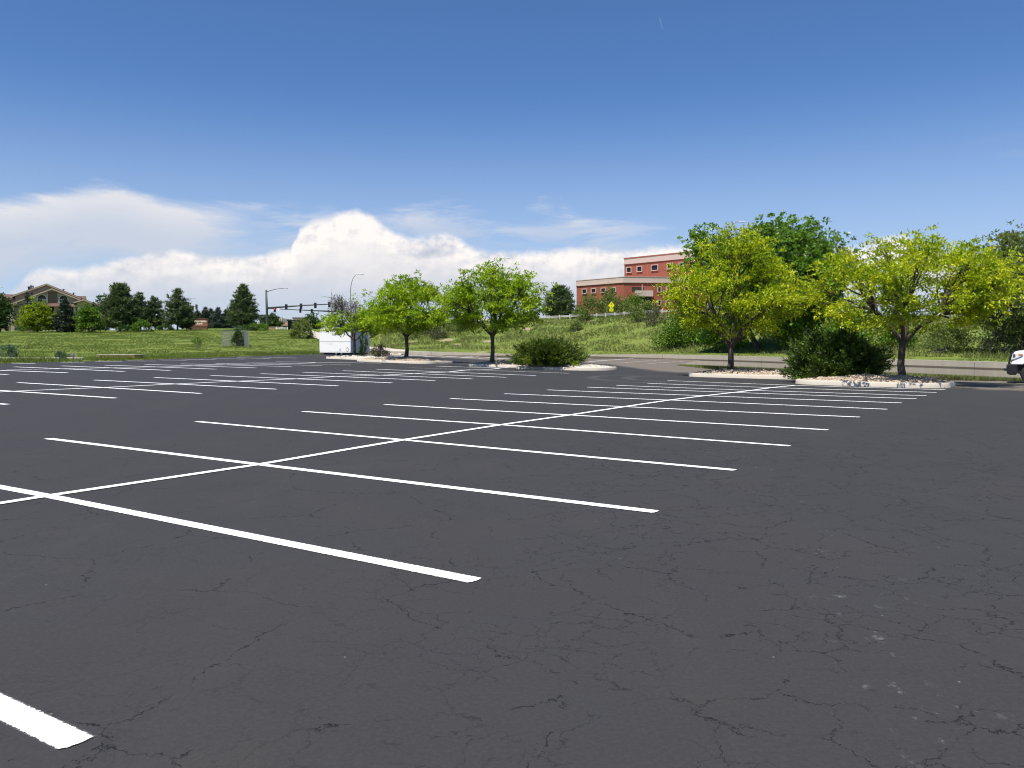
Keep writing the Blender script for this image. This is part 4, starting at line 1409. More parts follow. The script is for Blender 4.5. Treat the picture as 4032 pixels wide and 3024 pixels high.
shrub('lawn_shrub', ontop(228, 195), 2.0, 1.6, 'yellow green low bush beside the dark spruce foot', 126, 'yellowgreen', 700, .34, .2)
for i, (px_, top, rr, nd) in enumerate([(782, 1226, 2.2, 'spruce'), (812, 1214, 2.0, 'spruce'), (834, 1219, 1.9, 'spruce'), (862, 1214, 2.4, 'blue_spruce'), (893, 1222, 2.3, 'spruce'), (800, 1240, 1.8, 'spruce')]):
    o = far_pine(px_, 222 + 3 * (i % 3), top, rr, ['first dark spruce behind the left half of the church sign', 'narrow pointed spruce over the middle of the church sign', 'dark spruce over the right end of the church sign',
                 'bluish spruce just right of the church sign', 'dull green spruce left of the big right hand pine', 'short spruce directly behind the church sign lettering'][i], 130 + i, nd, shape=.85, nwh=13, per=8, L=.6, Wd=.16, z0=.02, up=0.05)
    o['group'] = 'spruces behind the church sign'
far_pine(962, 190, 1124, 3.7, 'big pointed dark pine left of the traffic signal pole', 140, shape=.72, z0=.05, nwh=20, per=10, L=.62, Wd=.14, tuft=9, up=.25)
shrub('lawn_shrub', ontop(1015, 186), 2.6, 1.9, 'light green shrub at the foot of the traffic signal pole', 141, 'green', 1200, .34, .2)
shrub('lawn_shrub', ontop(975, 184), 3.0, 1.2, 'black green low shrub under the big pointed pine', 142, 'darkgreen', 1200, .34, .2)
far_tree(1072, 222, 1238, 3.1, 'darkgreen', 'dark round tree just right of the traffic signal pole', 143)
far_tree(1228, 215, 1238, 2.9, 'darkgreen', 'dark round tree between the bus shelter and the trailer', 144)
# plants near the lot edge
shrub('field_shrub', ontop(48, 67), .95, 1.15, 'blue green tall weed clump near the lot edge at the far left', 145, 'bluegrass', 700, .3, .05, up=1.0)
shrub('field_shrub', ontop(242, 64), .65, .55, 'low grey green weed clump beside the wooden planter frame', 146, 'bluegrass', 500, .22, .05, up=.8)
shrub('field_shrub', ontop(940, 116), 1.2, 2.6, 'dark green bush growing inside the wire fence panel', 147, 'darkgreen', 1100, .26, .12)
shrub('field_shrub', ontop(782, 104), 1.0, 1.2, 'sparse dark weed in the grass left of the wire fence panel', 148, 'green', 260, .3, .07, up=.8)
# ------------------------------------------------------------------ grass
def ter_v(x, y):
    c = 2016 + F * x / np.maximum(y, 1)
    ys = np.stack([np.interp(c, PCa, _py[:, i]) for i in range(10)])
    zs = np.stack([np.interp(c, PCa, _pz[:, i]) for i in range(10)])
    z = zs[0].copy()
    for i in range(9):
        k = (y >= ys[i]) & (y < ys[i + 1])
        f = (y - ys[i]) / (ys[i + 1] - ys[i])
        z = np.where(k, zs[i] * (1 - f) + zs[i + 1] * f, z)
    b = np.array([bump(a_, b_) for a_, b_ in zip(x, y)]) * np.clip((y - ys[1]) / 8, 0, 1)
    return z + b, ys, c


def grass(name, c0, c1, y0, y1, n, h, w, m, keep, mat_, seed, bald=True):
    rg = np.random.RandomState(seed)
    y = np.sqrt(rg.rand(n) * (y1 * y1 - y0 * y0) + y0 * y0)
    c = c0 + (c1 - c0) * rg.rand(n)
    x = (c - 2016) / F * y
    z, ys, c = ter_v(x, y)
    k = keep(c, y, ys)
    for dx, dy, dr in DIRTP:
        k &= np.hypot(x - dx, (y - dy) * .8) > dr * .75
    for p_ in dense[::2]:
        k &= np.hypot(x - p_[0], y - p_[1]) > 1.75
    x, y, z = x[k], y[k], z[k]
    nz_ = np.array([mnoise.noise((a_ * .22, b_ * .22, seed)) for a_, b_ in zip(x, y)])
    k = nz_ > -.45 + .3 * rg.rand(len(x))
    x, y, z, nz_ = x[k], y[k], z[k], nz_[k]
    P_ = np.repeat(np.stack([x, y, z - .03], 1), m, 0) + rg.normal(size=(len(x) * m, 3)) * np.array([.10, .10, 0])
    D_ = rg.normal(size=(len(P_), 3)) * np.array([.42, .42, .1]) + np.array([0, 0, 1])
    hh = np.repeat(h * (.6 + .9 * np.clip(nz_ + .5, 0, 1)), m)
    D_ = D_ / np.linalg.norm(D_, axis=1)[:, None]
    S_ = np.cross(D_, rg.normal(size=D_.shape))
    S_ /= np.linalg.norm(S_, axis=1)[:, None]
    l_ = (hh * (.6 + .8 * rg.rand(len(P_))))[:, None]
    V = np.stack([P_ - S_ * w * .5, P_ + S_ * w * .5, P_ + D_ * l_], 1).reshape(-1, 3)
    big_ = np.repeat(np.array([mnoise.noise((a_ * .06, b_ * .06, 4.0)) for a_, b_ in zip(x, y)]), m)
    rn = np.clip(.42 + .6 * big_ + .3 * np.repeat(nz_, m) + .22 * rg.normal(size=len(P_)), 0, 1)
    o = fobj(name, V, np.arange(len(V)).reshape(-1, 3), mat_, None, False, rn)
    return tag(o, kind='stuff')


grass('meadow_grass', -250, 1540, 55, 200, 60000, .17, .06, 4, lambda c, y, ys: (y > ys[1] + .1) & (y < ys[5] + 2), M['grassblade'], 201)
grass('verge_grass', -250, 1320, 55, 112, 60000, .34, .035, 5, lambda c, y, ys: (y > ys[0] - .15) & (y < ys[1] + 2.6), M['grassblade'], 202)
grass('bank_grass', 1500, 4350, 47, 152, 80000, .36, .06, 4, lambda c, y, ys: (y > ys[2] - 1.0) & (y < ys[5] + .6), M['slopegrass'], 203)
grass('strip_grass', 1500, 4350, 47, 116, 42000, .12, .05, 4, lambda c, y, ys: (y > ys[1] + .15) & (y < ys[2]), M['grassblade'], 204)

# ------------------------------------------------------------------ guardrail on the embankment
root = None
gr_pts = []
for c in np.linspace(1490, 3300, 140):
    ys, zs = prof(c)
    t = (c - 2016) / F
    gr_pts.append(np.array([t * (ys[5] + .7), ys[5] + .7, ter(t * (ys[5] + .7), ys[5] + .7)]))
gr_pts = np.array(gr_pts)
ob = gr_pts[70]
root = empty('guardrail', ob, 0, 'long galvanised W beam guardrail on blocky posts along the top of the grassy bank', 'guardrail')
g_ = gr_pts - ob
seg = np.concatenate([[0], np.cumsum(np.linalg.norm(np.diff(g_[:, :2], axis=0), axis=1))])
mb = MB()
prof_w = [(0, .30), (-.07, .37), (-.02, .46), (-.07, .55), (0, .62), (.03, .62), (.03, .30)]
vs, fs = [], []
dirs = np.gradient(g_, axis=0)
for i, p_ in enumerate(g_):
    d_ = dirs[i][:2] / np.linalg.norm(dirs[i][:2])
    nx, ny = d_[1], -d_[0]
    if ny > 0:
        nx, ny = -nx, -ny
    for o_, z in prof_w:
        vs.append((p_[0] - nx * o_, p_[1] - ny * o_, p_[2] + z))
    if i:
        k = len(prof_w)
        for j in range(k):
            fs.append(((i - 1) * k + j, i * k + j, i * k + (j + 1) % k, (i - 1) * k + (j + 1) % k))
mb.add(vs, fs)
mb.build('rail_beam', M['galv'], root)
s_ = 1.0
npost = 0
while s_ < seg[-1] and npost < 98:
    p_ = np.array([np.interp(s_, seg, g_[:, k]) for k in range(3)])
    mb = MB().box((p_[0], p_[1] - .09, p_[2] + .36), (.17, .16, .78))
    mb.build('post', M['timber_pale'], root, bevel=.01)
    s_ += 1.905
    npost += 1

# ------------------------------------------------------------------ yellow road sign
g = ontop(2406, 135.5)
root = empty('road_sign', g, 0, 'bright yellow diamond road sign with a small plaque below it, above the guardrail', 'road sign')
zc = zat(2406, 1202, 135.5) - g[2]
MB().tube([(0, .04, 0), (0, .04, zc + .5)], .035, 6).build('post', M['galv'], root)
mb = MB()
mb.prism([(0, -.60), (.52, 0), (0, .60), (-.52, 0)], -.015, .015)
pl = mb.build('diamond_panel', M['yellow'], root, loc=(0, 0, zc))
mb = MB()
mb.prism([(-.09, .28), (.09, .28), (.2, .2), (.12, .15), (-.12, .15), (-.2, .2)], -.006, .006)
mb.build('black_symbol', M['black'], pl, loc=(0, -.022, 0))
MB().prism([(-.03, -.36), (.03, -.36), (.055, -.16), (-.055, -.16)], -.006, .006).build('black_symbol', M['black'], pl, loc=(0, -.022, 0))
mb = MB()
mb.prism([(-.33, -.24), (.33, -.24), (.33, .24), (-.33, .24)], -.015, .015)
pq = mb.build('plaque', M['yellow'], root, loc=(0, 0, zat(2406, 1220.5, 135.5) - g[2]))
vs, fs = text_mb('AHEAD', .17)
MB().add(vs, fs).build('black_lettering', M['black'], pq, loc=(0, -.018, 0))


# ------------------------------------------------------------------ street lamps and traffic signals
def lamp_arm(p0, reach, rise, n=10):
    return [np.array([reach * math.sin(k / n * math.pi / 2), 0, p0 + rise * (1 - math.cos(k / n * math.pi / 2)) * 0 + rise * math.sin(k / n * math.pi / 2) ** .8]) for k in range(n + 1)]


def street_lamp(px, Y, top, reach_px, bend_px, label):
    g = ontop(px, Y)
    root = empty('street_lamp', g, 0, label, 'street lamp', 'curved arm street lamps along the road')
    zt = zat(px, top, Y) - g[2]
    s = Y / F
    rch, bnd = reach_px * s, bend_px * s
    mb = MB()
    pts = [(0, 0, -.3), (0, 0, (zt - bnd) * .5), (0, 0, zt - bnd)]
    for k in range(1, 13):
        t = k / 12 * math.pi / 2
        pts.append((rch * .82 * (1 - math.cos(t)), 0, zt - bnd + bnd * math.sin(t)))
    pts.append((rch, 0, zt + .02))
    mb.tube(pts, [.13, .11, .09] + [.08 - .003 * k for k in range(13)], 8)
    mb.build('curved_pole', M['galv'], root, smooth=True)
    mb = MB()
    mb.box((rch + .38, 0, zt + .03), (.85, .30, .13))
    h_ = mb.build('lamp_head', M['lens'], root, bevel=.05)
    MB().box((rch + .45, 0, zt - .05), (.5, .2, .03)).build('lens', M['lens'], h_)
    MB().tube([(0, 0, -.3), (0, 0, .35)], [.22, .2], 10).build('base', M['concrete'], root)
    return root


street_lamp(1383, 152, 1080, 36, 70, 'tall curved street lamp rising behind the wide honey locust by the trailer')
street_lamp(1945, 142, 1016, 46, 60, 'tall curved street lamp rising from behind the forked honey locust')
street_lamp(2862, 106, 874, 40, 42, 'street lamp whose curved tip shows over the cottonwood leaning left')
street_lamp(-45, 196, 1131, 52, 40, 'street lamp at the far left whose head hangs over the apartment roof')


def signal_head(x, y, z, root, facing, lights=(0, 0, 0), s=1.0):
    """three lamp signal; facing -1 shows its lenses to the camera side, +1 its back"""
    mb = MB()
    mb.box((x, y, z), (.36 * s, .22, 1.05 * s))
    hd = mb.build('signal_head', M['black'], root, bevel=.02)
    MB().box((x, y - facing * .12, z), (.62 * s, .02, 1.30 * s)).build('backplate', M['black'], hd)
    for k in range(3):
        zz = z + (.35 - .35 * k) * s
        yy = y + facing * .11
        mb = MB()
        ring = [(x + .15 * s * math.cos(t), z * 0 + zz + .15 * s * math.sin(t)) for t in np.linspace(0, 2 * math.pi, 12, endpoint=False)]
        mb.prism(ring, yy - .01, yy + .01)
        mb.build('lens', M['redlight'] if lights[k] else M['black'], hd)
        mb = MB()
        arc = [np.array([x + .17 * s * math.cos(t), yy + facing * .12, zz + .17 * s * math.sin(t)]) for t in np.linspace(-.3, math.pi + .3, 8)]
        arc0 = [q_ - np.array([0, facing * .12, 0]) for q_ in arc]
        mb.add(arc + arc0, [(i, i + 1, 9 + i, 8 + i) for i in range(7)])
        mb.build('visor', M['black'], hd)
    return hd


Y = 196.0
g = ontop(1054, Y)
s = Y / F
root = empty('traffic_signal', g, 0, 'nearest traffic signal, dark pole with lamp arm and long mast arm holding four heads', 'traffic signal', 'traffic signals at the crossing')
zt = zat(1053, 1142, Y) - g[2]
MB().tube([(0, 0, -.3), (0, 0, .3), (0, 0, zt * .5), (-.12, 0, zt)], [.36, .33, .28, .25], 12).build('pole', M['metal_dark'], root, smooth=True)
zm = zat(1058, 1213, Y) - g[2]
ze = zat(1325, 1196, Y) - g[2]
xe = (1325 - 1054) * s
MB().tube([(.1, 0, zm), (xe * .5, 0, zm * .42 + ze * .58), (xe, 0, ze)], [.24, .17, .10], 10).build('mast_arm', M['metal_dark'], root, smooth=True)
MB().box((.15, 0, zm), (.75, .62, .55)).build('arm_bracket', M['metal_dark'], root, bevel=.05)
la = [np.array([(px_ - 1054) * s, 0, zat(px_, py_, Y) - g[2]]) for px_, py_ in ((1054, 1149), (1070, 1144), (1090, 1138.5), (1108, 1136.2), (1122, 1135.6))]
lo = MB().tube(la, [.10, .08, .07, .06, .05], 8).build('lamp_arm', M['metal_dark'], root, smooth=True)
MB().box(tuple(la[-1] + np.array([.45, 0, -.02])), (.95, .32, .14)).build('lamp_head', M['galv'], lo, bevel=.05)
for px_, py_ in ((1132, 1209), (1190, 1206), (1246, 1203), (1301, 1200)):
    signal_head((px_ - 1054) * s, -.28, zat(px_, py_, Y) - g[2], root, 1, s=1.0)
for py_ in (1253, 1268):
    signal_head(-.52, 0, zat(1046, py_, Y) - g[2], root, 1, s=.65)

Y = 236.0
g = ontop(1349, Y)
s = Y / F
root = empty('traffic_signal', g, 0, 'farther traffic signal with its pole behind the small tree and three heads, one lit red', 'traffic signal', 'traffic signals at the crossing')
zt = zat(1349, 1178, Y) - g[2]
MB().tube([(0, 0, -.3), (0, 0, zt * .5), (0, 0, zt)], [.3, .26, .22], 12).build('pole', M['metal_dark'], root, smooth=True)
zm = zat(1349, 1228, Y) - g[2]
ze = zat(1068, 1215, Y) - g[2]
xe = (1068 - 1349) * s
MB().tube([(0, 0, zm), (xe * .5, 0, zm * .5 + ze * .5), (xe, 0, ze)], [.24, .17, .09], 10).build('mast_arm', M['metal_dark'], root, smooth=True)
la = [np.array([(px_ - 1349) * s, 0, zat(px_, py_, Y) - g[2]]) for px_, py_ in ((1349, 1184), (1322, 1176), (1300, 1171), (1280, 1168))]
lo = MB().tube(la, [.10, .08, .07, .05], 8).build('lamp_arm', M['metal_dark'], root, smooth=True)
MB().box(tuple(la[-1] + np.array([-.45, 0, -.02])), (.95, .32, .14)).build('lamp_head', M['galv'], lo, bevel=.05)
for px_, py_, li in ((1086, 1220.5, (1, 0, 0)), (1186, 1223, (0, 0, 0)), (1231, 1225, (0, 0, 0))):
    signal_head((px_ - 1349) * s, -.3, zat(px_, py_, Y) - g[2], root, -1, li, s=.95)
MB().box(((1099 - 1349) * s, -.2, zat(1099, 1217, Y) - g[2]), (.75, .03, .75)).build('lane_sign', M['white'], root)

Y = 214.0
g = ontop(722, Y)
s = Y / F
root = empty('traffic_signal', g, 0, 'traffic signal seen from the side, its two heads showing right of the tall loose pine', 'traffic signal', 'traffic signals at the crossing')
zt = zat(722, 1196, Y) - g[2]
MB().tube([(0, 0, -.3), (0, 0, zt)], [.3, .24], 12).build('pole', M['metal_dark'], root, smooth=True)
a0, a1 = np.array([0, 0, zat(722, 1223, Y) - g[2]]), np.array([(790 - 722) * s, -2.0, zat(790, 1207, Y) - g[2]])
MB().tube([a0, a1], [.16, .09], 8).build('mast_arm', M['metal_dark'], root, smooth=True)
la = [np.array([(px_ - 722) * s, 0, zat(px_, py_, Y) - g[2]]) for px_, py_ in ((724, 1197), (735, 1185), (747, 1178), (760, 1175.5))]
lo = MB().tube(la, [.10, .08, .07, .05], 8).build('lamp_arm', M['metal_dark'], root, smooth=True)
MB().box(tuple(la[-1] + np.array([.45, 0, -.02])), (.95, .32, .14)).build('lamp_head', M['galv'], lo, bevel=.05)
for px_, py_ in ((772, 1215), (787, 1210)):
    x_, z_ = (px_ - 722) * s, zat(px_, py_, Y) - g[2]
    hd = MB().box((x_, -1.8, z_), (.24, .36, 1.35)).build('signal_head', M['black'], root, bevel=.02)
    for k in range(3):
        zz = z_ + .45 - .45 * k
        MB().tube([(x_ + .1, -1.8, zz), (x_ + .42, -1.8, zz - .03)], [.18, .16], 8).build('visor', M['black'], hd)

# thin radio mast far off
g = ontop(1308, 420)
root = empty('radio_mast', g, 0, 'very thin distant radio mast above the dead twigs of the small tree', 'mast')
zt = zat(1308, 1134, 420) - g[2]
MB().tube([(0, 0, 0), (0, 0, zt * .9)], [.16, .12], 5).build('mast_body', M['galv'], root)
MB().tube([(0, 0, zt * .9), (0, 0, zt)], [.05, .04], 5).build('antenna', M['galv'], root)

# ------------------------------------------------------------------ church sign
Y = 196.0
g = ontop(789, Y)
s = Y / F
root = empty('church_sign', g, 0, 'red brown brick monument sign with cream lettering under the dark spruces', 'sign')
wz = zat(789, 1257, Y) - g[2]
zb = zat(789, 1285, Y) - g[2]
mb = MB()
mb.box((0, 0, (wz + zb) / 2), (66 * s, .7, wz - zb))
pn = mb.build('sign_panel', M['signbrick'], root, bevel=.03)
MB().box((-.5 * s, 0, wz + .09), (69 * s, .85, .16)).build('cap', M['signbase'], root, bevel=.02)
MB().box((-.5 * s, 0, zb + .03), (68.5 * s, .80, .12)).build('ledge', M['signbrick'], root, bevel=.01)
MB().box((0, 0, (zb - .03) / 2 - .1), (63 * s, .62, zb + .1)).build('base', M['signbase'], root)
vs, fs = text_mb('Southern Gables', .56, .018)
w_ = max(v[0] for v in vs) - min(v[0] for v in vs)
k = 58 * s / w_
vs = [(v[0] * k, v[1], v[2] * 1.15) for v in vs]
MB().add(vs, fs).build('lettering', M['letter'], pn, loc=(0, -.365, zat(789, 1265, Y) - g[2]))
vs, fs = text_mb('Church', .56, .018)
w_ = max(v[0] for v in vs) - min(v[0] for v in vs)
vs = [(v[0] * 27 * s / w_, v[1], v[2] * 1.15) for v in vs]
MB().add(vs, fs).build('lettering', M['letter'], pn, loc=(0, -.365, zat(789, 1274.5, Y) - g[2]))

# ------------------------------------------------------------------ shops beyond the crossing, low wall, banner, bus shelter
Y = 270.0
g = ontop(1150, Y)
s = Y / F


def zz_(py_, px_=1150, Y_=None):
    return zat(px_, py_, Y_ or Y) - g[2]


root = empty('shop_building', g, 0, 'low tan shop building with cream parapet blocks beyond the bus shelter', 'building')
mb = MB()
mb.box((10 * s, 8, (zz_(1267) + zz_(1310)) / 2), (140 * s, 15, zz_(1267) - zz_(1310)))
mb.build('wall', M['tan'], root)
MB().box((-55 * s, 8.5, zz_(1260)), (24 * s, 12, zz_(1252) - zz_(1267.5))).build('parapet_block', M['offwhite'], root)
MB().box((32 * s, 8.5, zz_(1259.5)), (68 * s, 12, zz_(1252) - zz_(1267.5))).build('parapet_block', M['offwhite'], root)
MB().box((32 * s, 8.2, zz_(1251.2)), (70 * s, 13, .35)).build('parapet_cap', M['metal_dark'], root)
for x_ in (-45, -28, -10, 22, 40):
    f = MB().box((x_ * s, .45, zz_(1284.5)), (13 * s, .12, zz_(1281.5) - zz_(1290))).build('shop_window', M['dark_and_shade'], root)
    MB().box((x_ * s, .37, zz_(1284.5)), (11 * s, .04, (zz_(1281.5) - zz_(1290)) * .8)).build('pane', M['glass'], f)
MB().box((-20 * s, .2, zz_(1280.3)), (88 * s, .7, .35)).build('fascia_band', M['tan'], root)

Y = 230.0
g = ontop(1032, Y)
s = Y / F
root = empty('shop_building', g, 0, 'small white shop front showing between the pine and the signal pole', 'building')
MB().box((0, 4, 1.9), (24 * s, 7, 3.9)).build('wall', M['offwhite'], root)
MB().box((0, 3.8, 3.95), (26 * s, 7.6, .3)).build('roof_edge', M['metal_dark'], root)
MB().box((0, .45, 1.4), (15 * s, .08, 1.9)).build('shop_window', M['glass'], root)

Y = 205.0
g = ontop(1056, Y)
s = Y / F
root = empty('site_wall', g, 0, 'low tan wall on the crest right and left of the signal pole foot', 'wall')
h_ = zat(1056, 1288, Y) - g[2]
MB().box((12 * s, 0, h_ / 2 - .2), (94 * s, .3, h_ + .4)).build('wall_body', M['tan'], root)
MB().box((12 * s, 0, h_ + .03), (96 * s, .4, .1)).build('coping', M['stucco'], root)
for x_ in (-32, 24, 60):
    MB().box((x_ * s, -.05, h_ / 2 - .15), (2.6 * s, .5, h_ + .55)).build('pier', M['tan'], root)
Y = 203.0
g = ontop(1112, Y)
s = Y / F
root = empty('lease_banner', g, 0, 'white banner with two rows of black lettering on the crest left of the shelter', 'banner')
zc = zat(1112, 1293.5, Y) - g[2]
bn = MB().box((0, 0, zc), (48 * s, .05, .72)).build('banner_sheet', M['white'], root)
for x_ in (-22, 22):
    MB().box((x_ * s, .08, zc / 2), (.08, .08, zc + .7)).build('post', M['timber_pale'], root)
for body, z_ in (('FOR LEASE', .17), ('303 303 0070', -.17)):
    vs, fs = text_mb(body, .30, .01)
    w_ = max(v[0] for v in vs) - min(v[0] for v in vs)
    vs = [(v[0] * 40 * s / w_, v[1], v[2]) for v in vs]
    MB().add(vs, fs).build('lettering', M['black'], bn, loc=(0, -.04, zc + z_))

Y = 198.0
g = ontop(1170, Y)
s = Y / F
root = empty('bus_shelter', g, 0, 'dark bus shelter with a flat overhanging roof right of the white banner', 'shelter')
h_ = zat(1170, 1263, Y) - g[2]
MB().box((5 * s, 1, h_ + .1), (84 * s, 3.2, .28)).build('roof', M['metal_dark'], root, bevel=.04)
MB().box((-22 * s, 1, h_ / 2), (24 * s, 2.4, h_)).build('side_panel', M['black'], root)
MB().box((20 * s, 2.1, h_ / 2), (56 * s, .12, h_)).build('back_panel', M['glass'], root)
for x_ in (-6, 18, 44):
    MB().box((x_ * s, -.1, h_ / 2), (.12, .12, h_)).build('post', M['metal_dark'], root)
MB().box((-9 * s, -.25, h_ * .62), (5 * s, .06, h_ * .5)).build('notice_frame', M['tan'], root)
MB().box((20 * s, 1.5, .5), (40 * s, .5, .08)).build('bench', M['metal_dark'], root)

# ------------------------------------------------------------------ red brick office building
def pw(px, Y):
    return np.array([(px - 2016) / F * Y, Y])


root = empty('brick_building', (*pw(2500, 235), 0), 0, 'large stepped red brick office building with pink parapets above the guardrail', 'building')
bo = np.array([*pw(2500, 235), 0])
A_, B_, C_, D_ = pw(2269, 233), pw(2453, 219), pw(2563, 219.6), pw(2780, 222)
zp1, zp0 = zat(2453, 1091, 219), zat(2453, 1108.5, 219)
zg = 4.0
low_poly = [A_, B_, C_, D_, pw(2780, 262), pw(2310, 268)]
ctr = np.mean(low_poly, 0)


def rel(poly, grow=0.0):
    o_ = []
    for p_ in poly:
        d_ = p_ - ctr
        q_ = p_ + d_ / np.linalg.norm(d_) * grow
        o_.append((q_[0] - bo[0], q_[1] - bo[1]))
    return o_


MB().slab(rel(low_poly), zg, zp0).build('lower_wall', M['brick'], root)
MB().slab(rel(low_poly, .12), zp0, zp1).build('parapet', M['pinkpanel'], root)
MB().slab(rel(low_poly, .32), zp0 - .30, zp0 - .002).build('ledge', M['pinkpanel'], root)
MB().slab(rel(low_poly, .22), zp1 + .002, zp1 + .14).build('coping', M['pinkpanel'], root)
E_, F_ = pw(2456, 247), pw(2800, 223.4)
zq1, zq0 = zat(2456, 1020, 247), zat(2456, 1037.5, 247)
up_poly = [E_, F_, pw(2830, 262), pw(2500, 275)]
ctr = np.mean(up_poly, 0)
MB().slab(rel(up_poly), zp1 - 1.5, zq0).build('upper_wall', M['brick'], root)
MB().slab(rel(up_poly, .15), zq0, zq1).build('parapet', M['pinkpanel'], root)
MB().slab(rel(up_poly, .35), zq0 - .30, zq0 - .002).build('ledge', M['pinkpanel'], root)
MB().slab(rel(up_poly, .28), zq1 + .002, zq1 + .30).build('coping', M['brick'], root)
# panel joints of the parapets
def facade(P0, P1, px_, py_):
    """point on a facade seen at a pixel"""
    d_ = P1 - P0
    t_ = (px_ - 2016) / F
    k_ = (t_ * P0[1] - P0[0]) / (d_[0] - t_ * d_[1])
    q_ = P0 + d_ * k_
    return q_, zat(px_, py_, q_[1]), math.atan2(d_[1], d_[0])


def win(P0, P1, px_, py_, wpx, hpx):
    q_, z, a_ = facade(P0, P1, px_, py_)
    d_ = (P1 - P0) / np.linalg.norm(P1 - P0)
    n_ = np.array([d_[1], -d_[0]])
    if n_[1] > 0:
        n_ = -n_
    s_ = q_[1] / F
    w_ = wpx * s_ / abs(d_[0])
    h_ = hpx * s_
    c_ = q_ + n_ * .10 - bo[:2]
    f = MB()
    t_ = .19
    for sx_, sz_, ww, hh in ((0, h_ / 2 - t_ / 2, w_, t_), (0, -h_ / 2 + t_ / 2, w_, t_), (-w_ / 2 + t_ / 2, 0, t_, h_ - 2 * t_), (w_ / 2 - t_ / 2, 0, t_, h_ - 2 * t_)):
        f.box((c_[0] + d_[0] * sx_, c_[1] + d_[1] * sx_, z + sz_), (ww, .45, hh), a_)
    fr = f.build('window', M['pinkpanel'], root)
    c2 = q_ + n_ * .02 - bo[:2]
    MB().box((c2[0], c2[1], z), (w_ - 2 * t_, .06, h_ - 2 * t_), a_).build('pane', M['glass'], fr)


for px_, py_ in ((2302, 1147), (2338, 1145), (2376, 1143), (2416, 1141)):
    win(A_, B_, px_, py_, 17, 20)
for px_, py_ in ((2593, 1140), (2626, 1140), (2659, 1141), (2700, 1141), (2593, 1192), (2626, 1192), (2659, 1193), (2738, 1141)):
    win(C_, D_, px_, py_, 16, 23)
for px_, py_, w_, h_ in ((2475.5, 1063, 17, 23), (2517, 1059, 18, 23), (2576, 1054, 23, 24), (2636, 1048, 19, 24), (2683, 1046, 19, 24), (2728, 1042, 19, 24)):
    win(E_, F_, px_, py_, w_, h_)


def facade_box(name, P0, P1, xa, xb, ya, yb, out_, thick, m_):
    qa, za, a_ = facade(P0, P1, xa, ya)
    qb, zb_, _ = facade(P0, P1, xb, yb)
    d_ = (P1 - P0) / np.linalg.norm(P1 - P0)
    n_ = np.array([d_[1], -d_[0]])
    if n_[1] > 0:
        n_ = -n_
    c_ = (qa + qb) / 2 + n_ * out_ - bo[:2]
    return MB().box((c_[0], c_[1], (za + zb_) / 2), (np.linalg.norm(qb - qa), thick, abs(za - zb_)), a_).build(name, m_, root)


facade_box('balcony_shade_panel', B_, C_, 2486, 2532, 1130, 1147, .03, .08, M['dark_and_shade'])  # flat dark sheet, paints the shade inside the balcony
facade_box('balcony_panel', B_, C_, 2496, 2564, 1145, 1168, .75, 1.5, M['pinkpanel'])
facade_box('balcony_shade_panel', B_, C_, 2512, 2562, 1168.5, 1199, .03, .08, M['dark_and_shade'])  # flat dark sheet, paints the shade beneath the upper balcony panel
facade_box('balcony_panel', B_, C_, 2515, 2564, 1197, 1210, .75, 1.5, M['pinkpanel'])
facade_box('vent_post', B_, C_, 2521, 2523.5, 1122, 1144, 1.2, .3, M['pinkpanel'])
for P0, P1, xs, y0_, y1_ in ((A_, B_, (2295, 2320, 2347, 2374, 2401, 2428), 1092, 1107), (B_, C_, (2480, 2508, 2536), 1092, 1107)):
    pass

# ------------------------------------------------------------------ apartments on the left
Y = 232.0
g = ontop(188, Y)
s = Y / F
root = empty('apartment_building', g, R(25), 'tan stucco apartment building with red brown roofs and two arched windows under a wide gable', 'building')


def ax(cx):
    return (cx / 5.267 - 188) * s * .89


def azz(cy):
    return zat(188, 1100 + cy / 5.267, Y) - g[2]


zb = -1.0


def gable(name_w, name_r, apex, le, re, y0, y1, wall=M['stucco'], over=.8, ov=.9, base=None, thick=.42):
    """gable end facing the lot: wall prism plus two roof slabs"""
    xa, za = ax(apex[0]), azz(apex[1])
    xl, zl = ax(le[0]), azz(le[1])
    xr, zr = ax(re[0]), azz(re[1])
    b_ = zb if base is None else azz(base)
    wl, wr = xl + ov, xr - ov
    zwl = zl + (za - zl) * ov / (xa - xl)
    zwr = zr + (za - zr) * ov / (xr - xa)
    MB().prism([(wl, b_), (wr, b_), (wr, zwr - .02), (xa, za - .02), (wl, zwl - .02)], y0, y1).build(name_w, wall, root)
    MB().prism([(xl, zl), (xa, za), (xa, za + thick), (xl - .12, zl + thick * .9)], y0 - over, y1).build(name_r, M['redroof'], root)
    MB().prism([(xa + .002, za), (xr, zr), (xr + .12, zr + thick * .9), (xa + .002, za + thick)], y0 - over, y1).build(name_r, M['redroof'], root)
    # fascia boards
    for (x0, z0_), (x1, z1_) in (((xl, zl), (xa, za)), ((xa + .004, za), (xr, zr))):
        MB().prism([(x0, z0_ - .06), (x1, z1_ - .06), (x1, z1_ + .30), (x0, z0_ + .30)], y0 - over - .10, y0 - over - .003).build('fascia', M['stucco'], root)


def hiproof(x0, x1, zt_, ze_, y0, y1):
    MB().add([(ax(x0), y0, azz(ze_)), (ax(x1), y0, azz(ze_)), (ax(x1), y1, azz(zt_)), (ax(x0), y1, azz(zt_)), (ax(x0), y0, azz(ze_) - .35), (ax(x1), y0, azz(ze_) - .35), (ax(x1), y1 + 3, azz(ze_) - .35), (ax(x0), y1 + 3, azz(ze_) - .35)],
             [(0, 1, 2, 3), (5, 4, 7, 6), (4, 5, 1, 0), (3, 2, 6, 7), (1, 5, 6, 2), (4, 0, 3, 7)]).build('roof', M['redroof'], root)


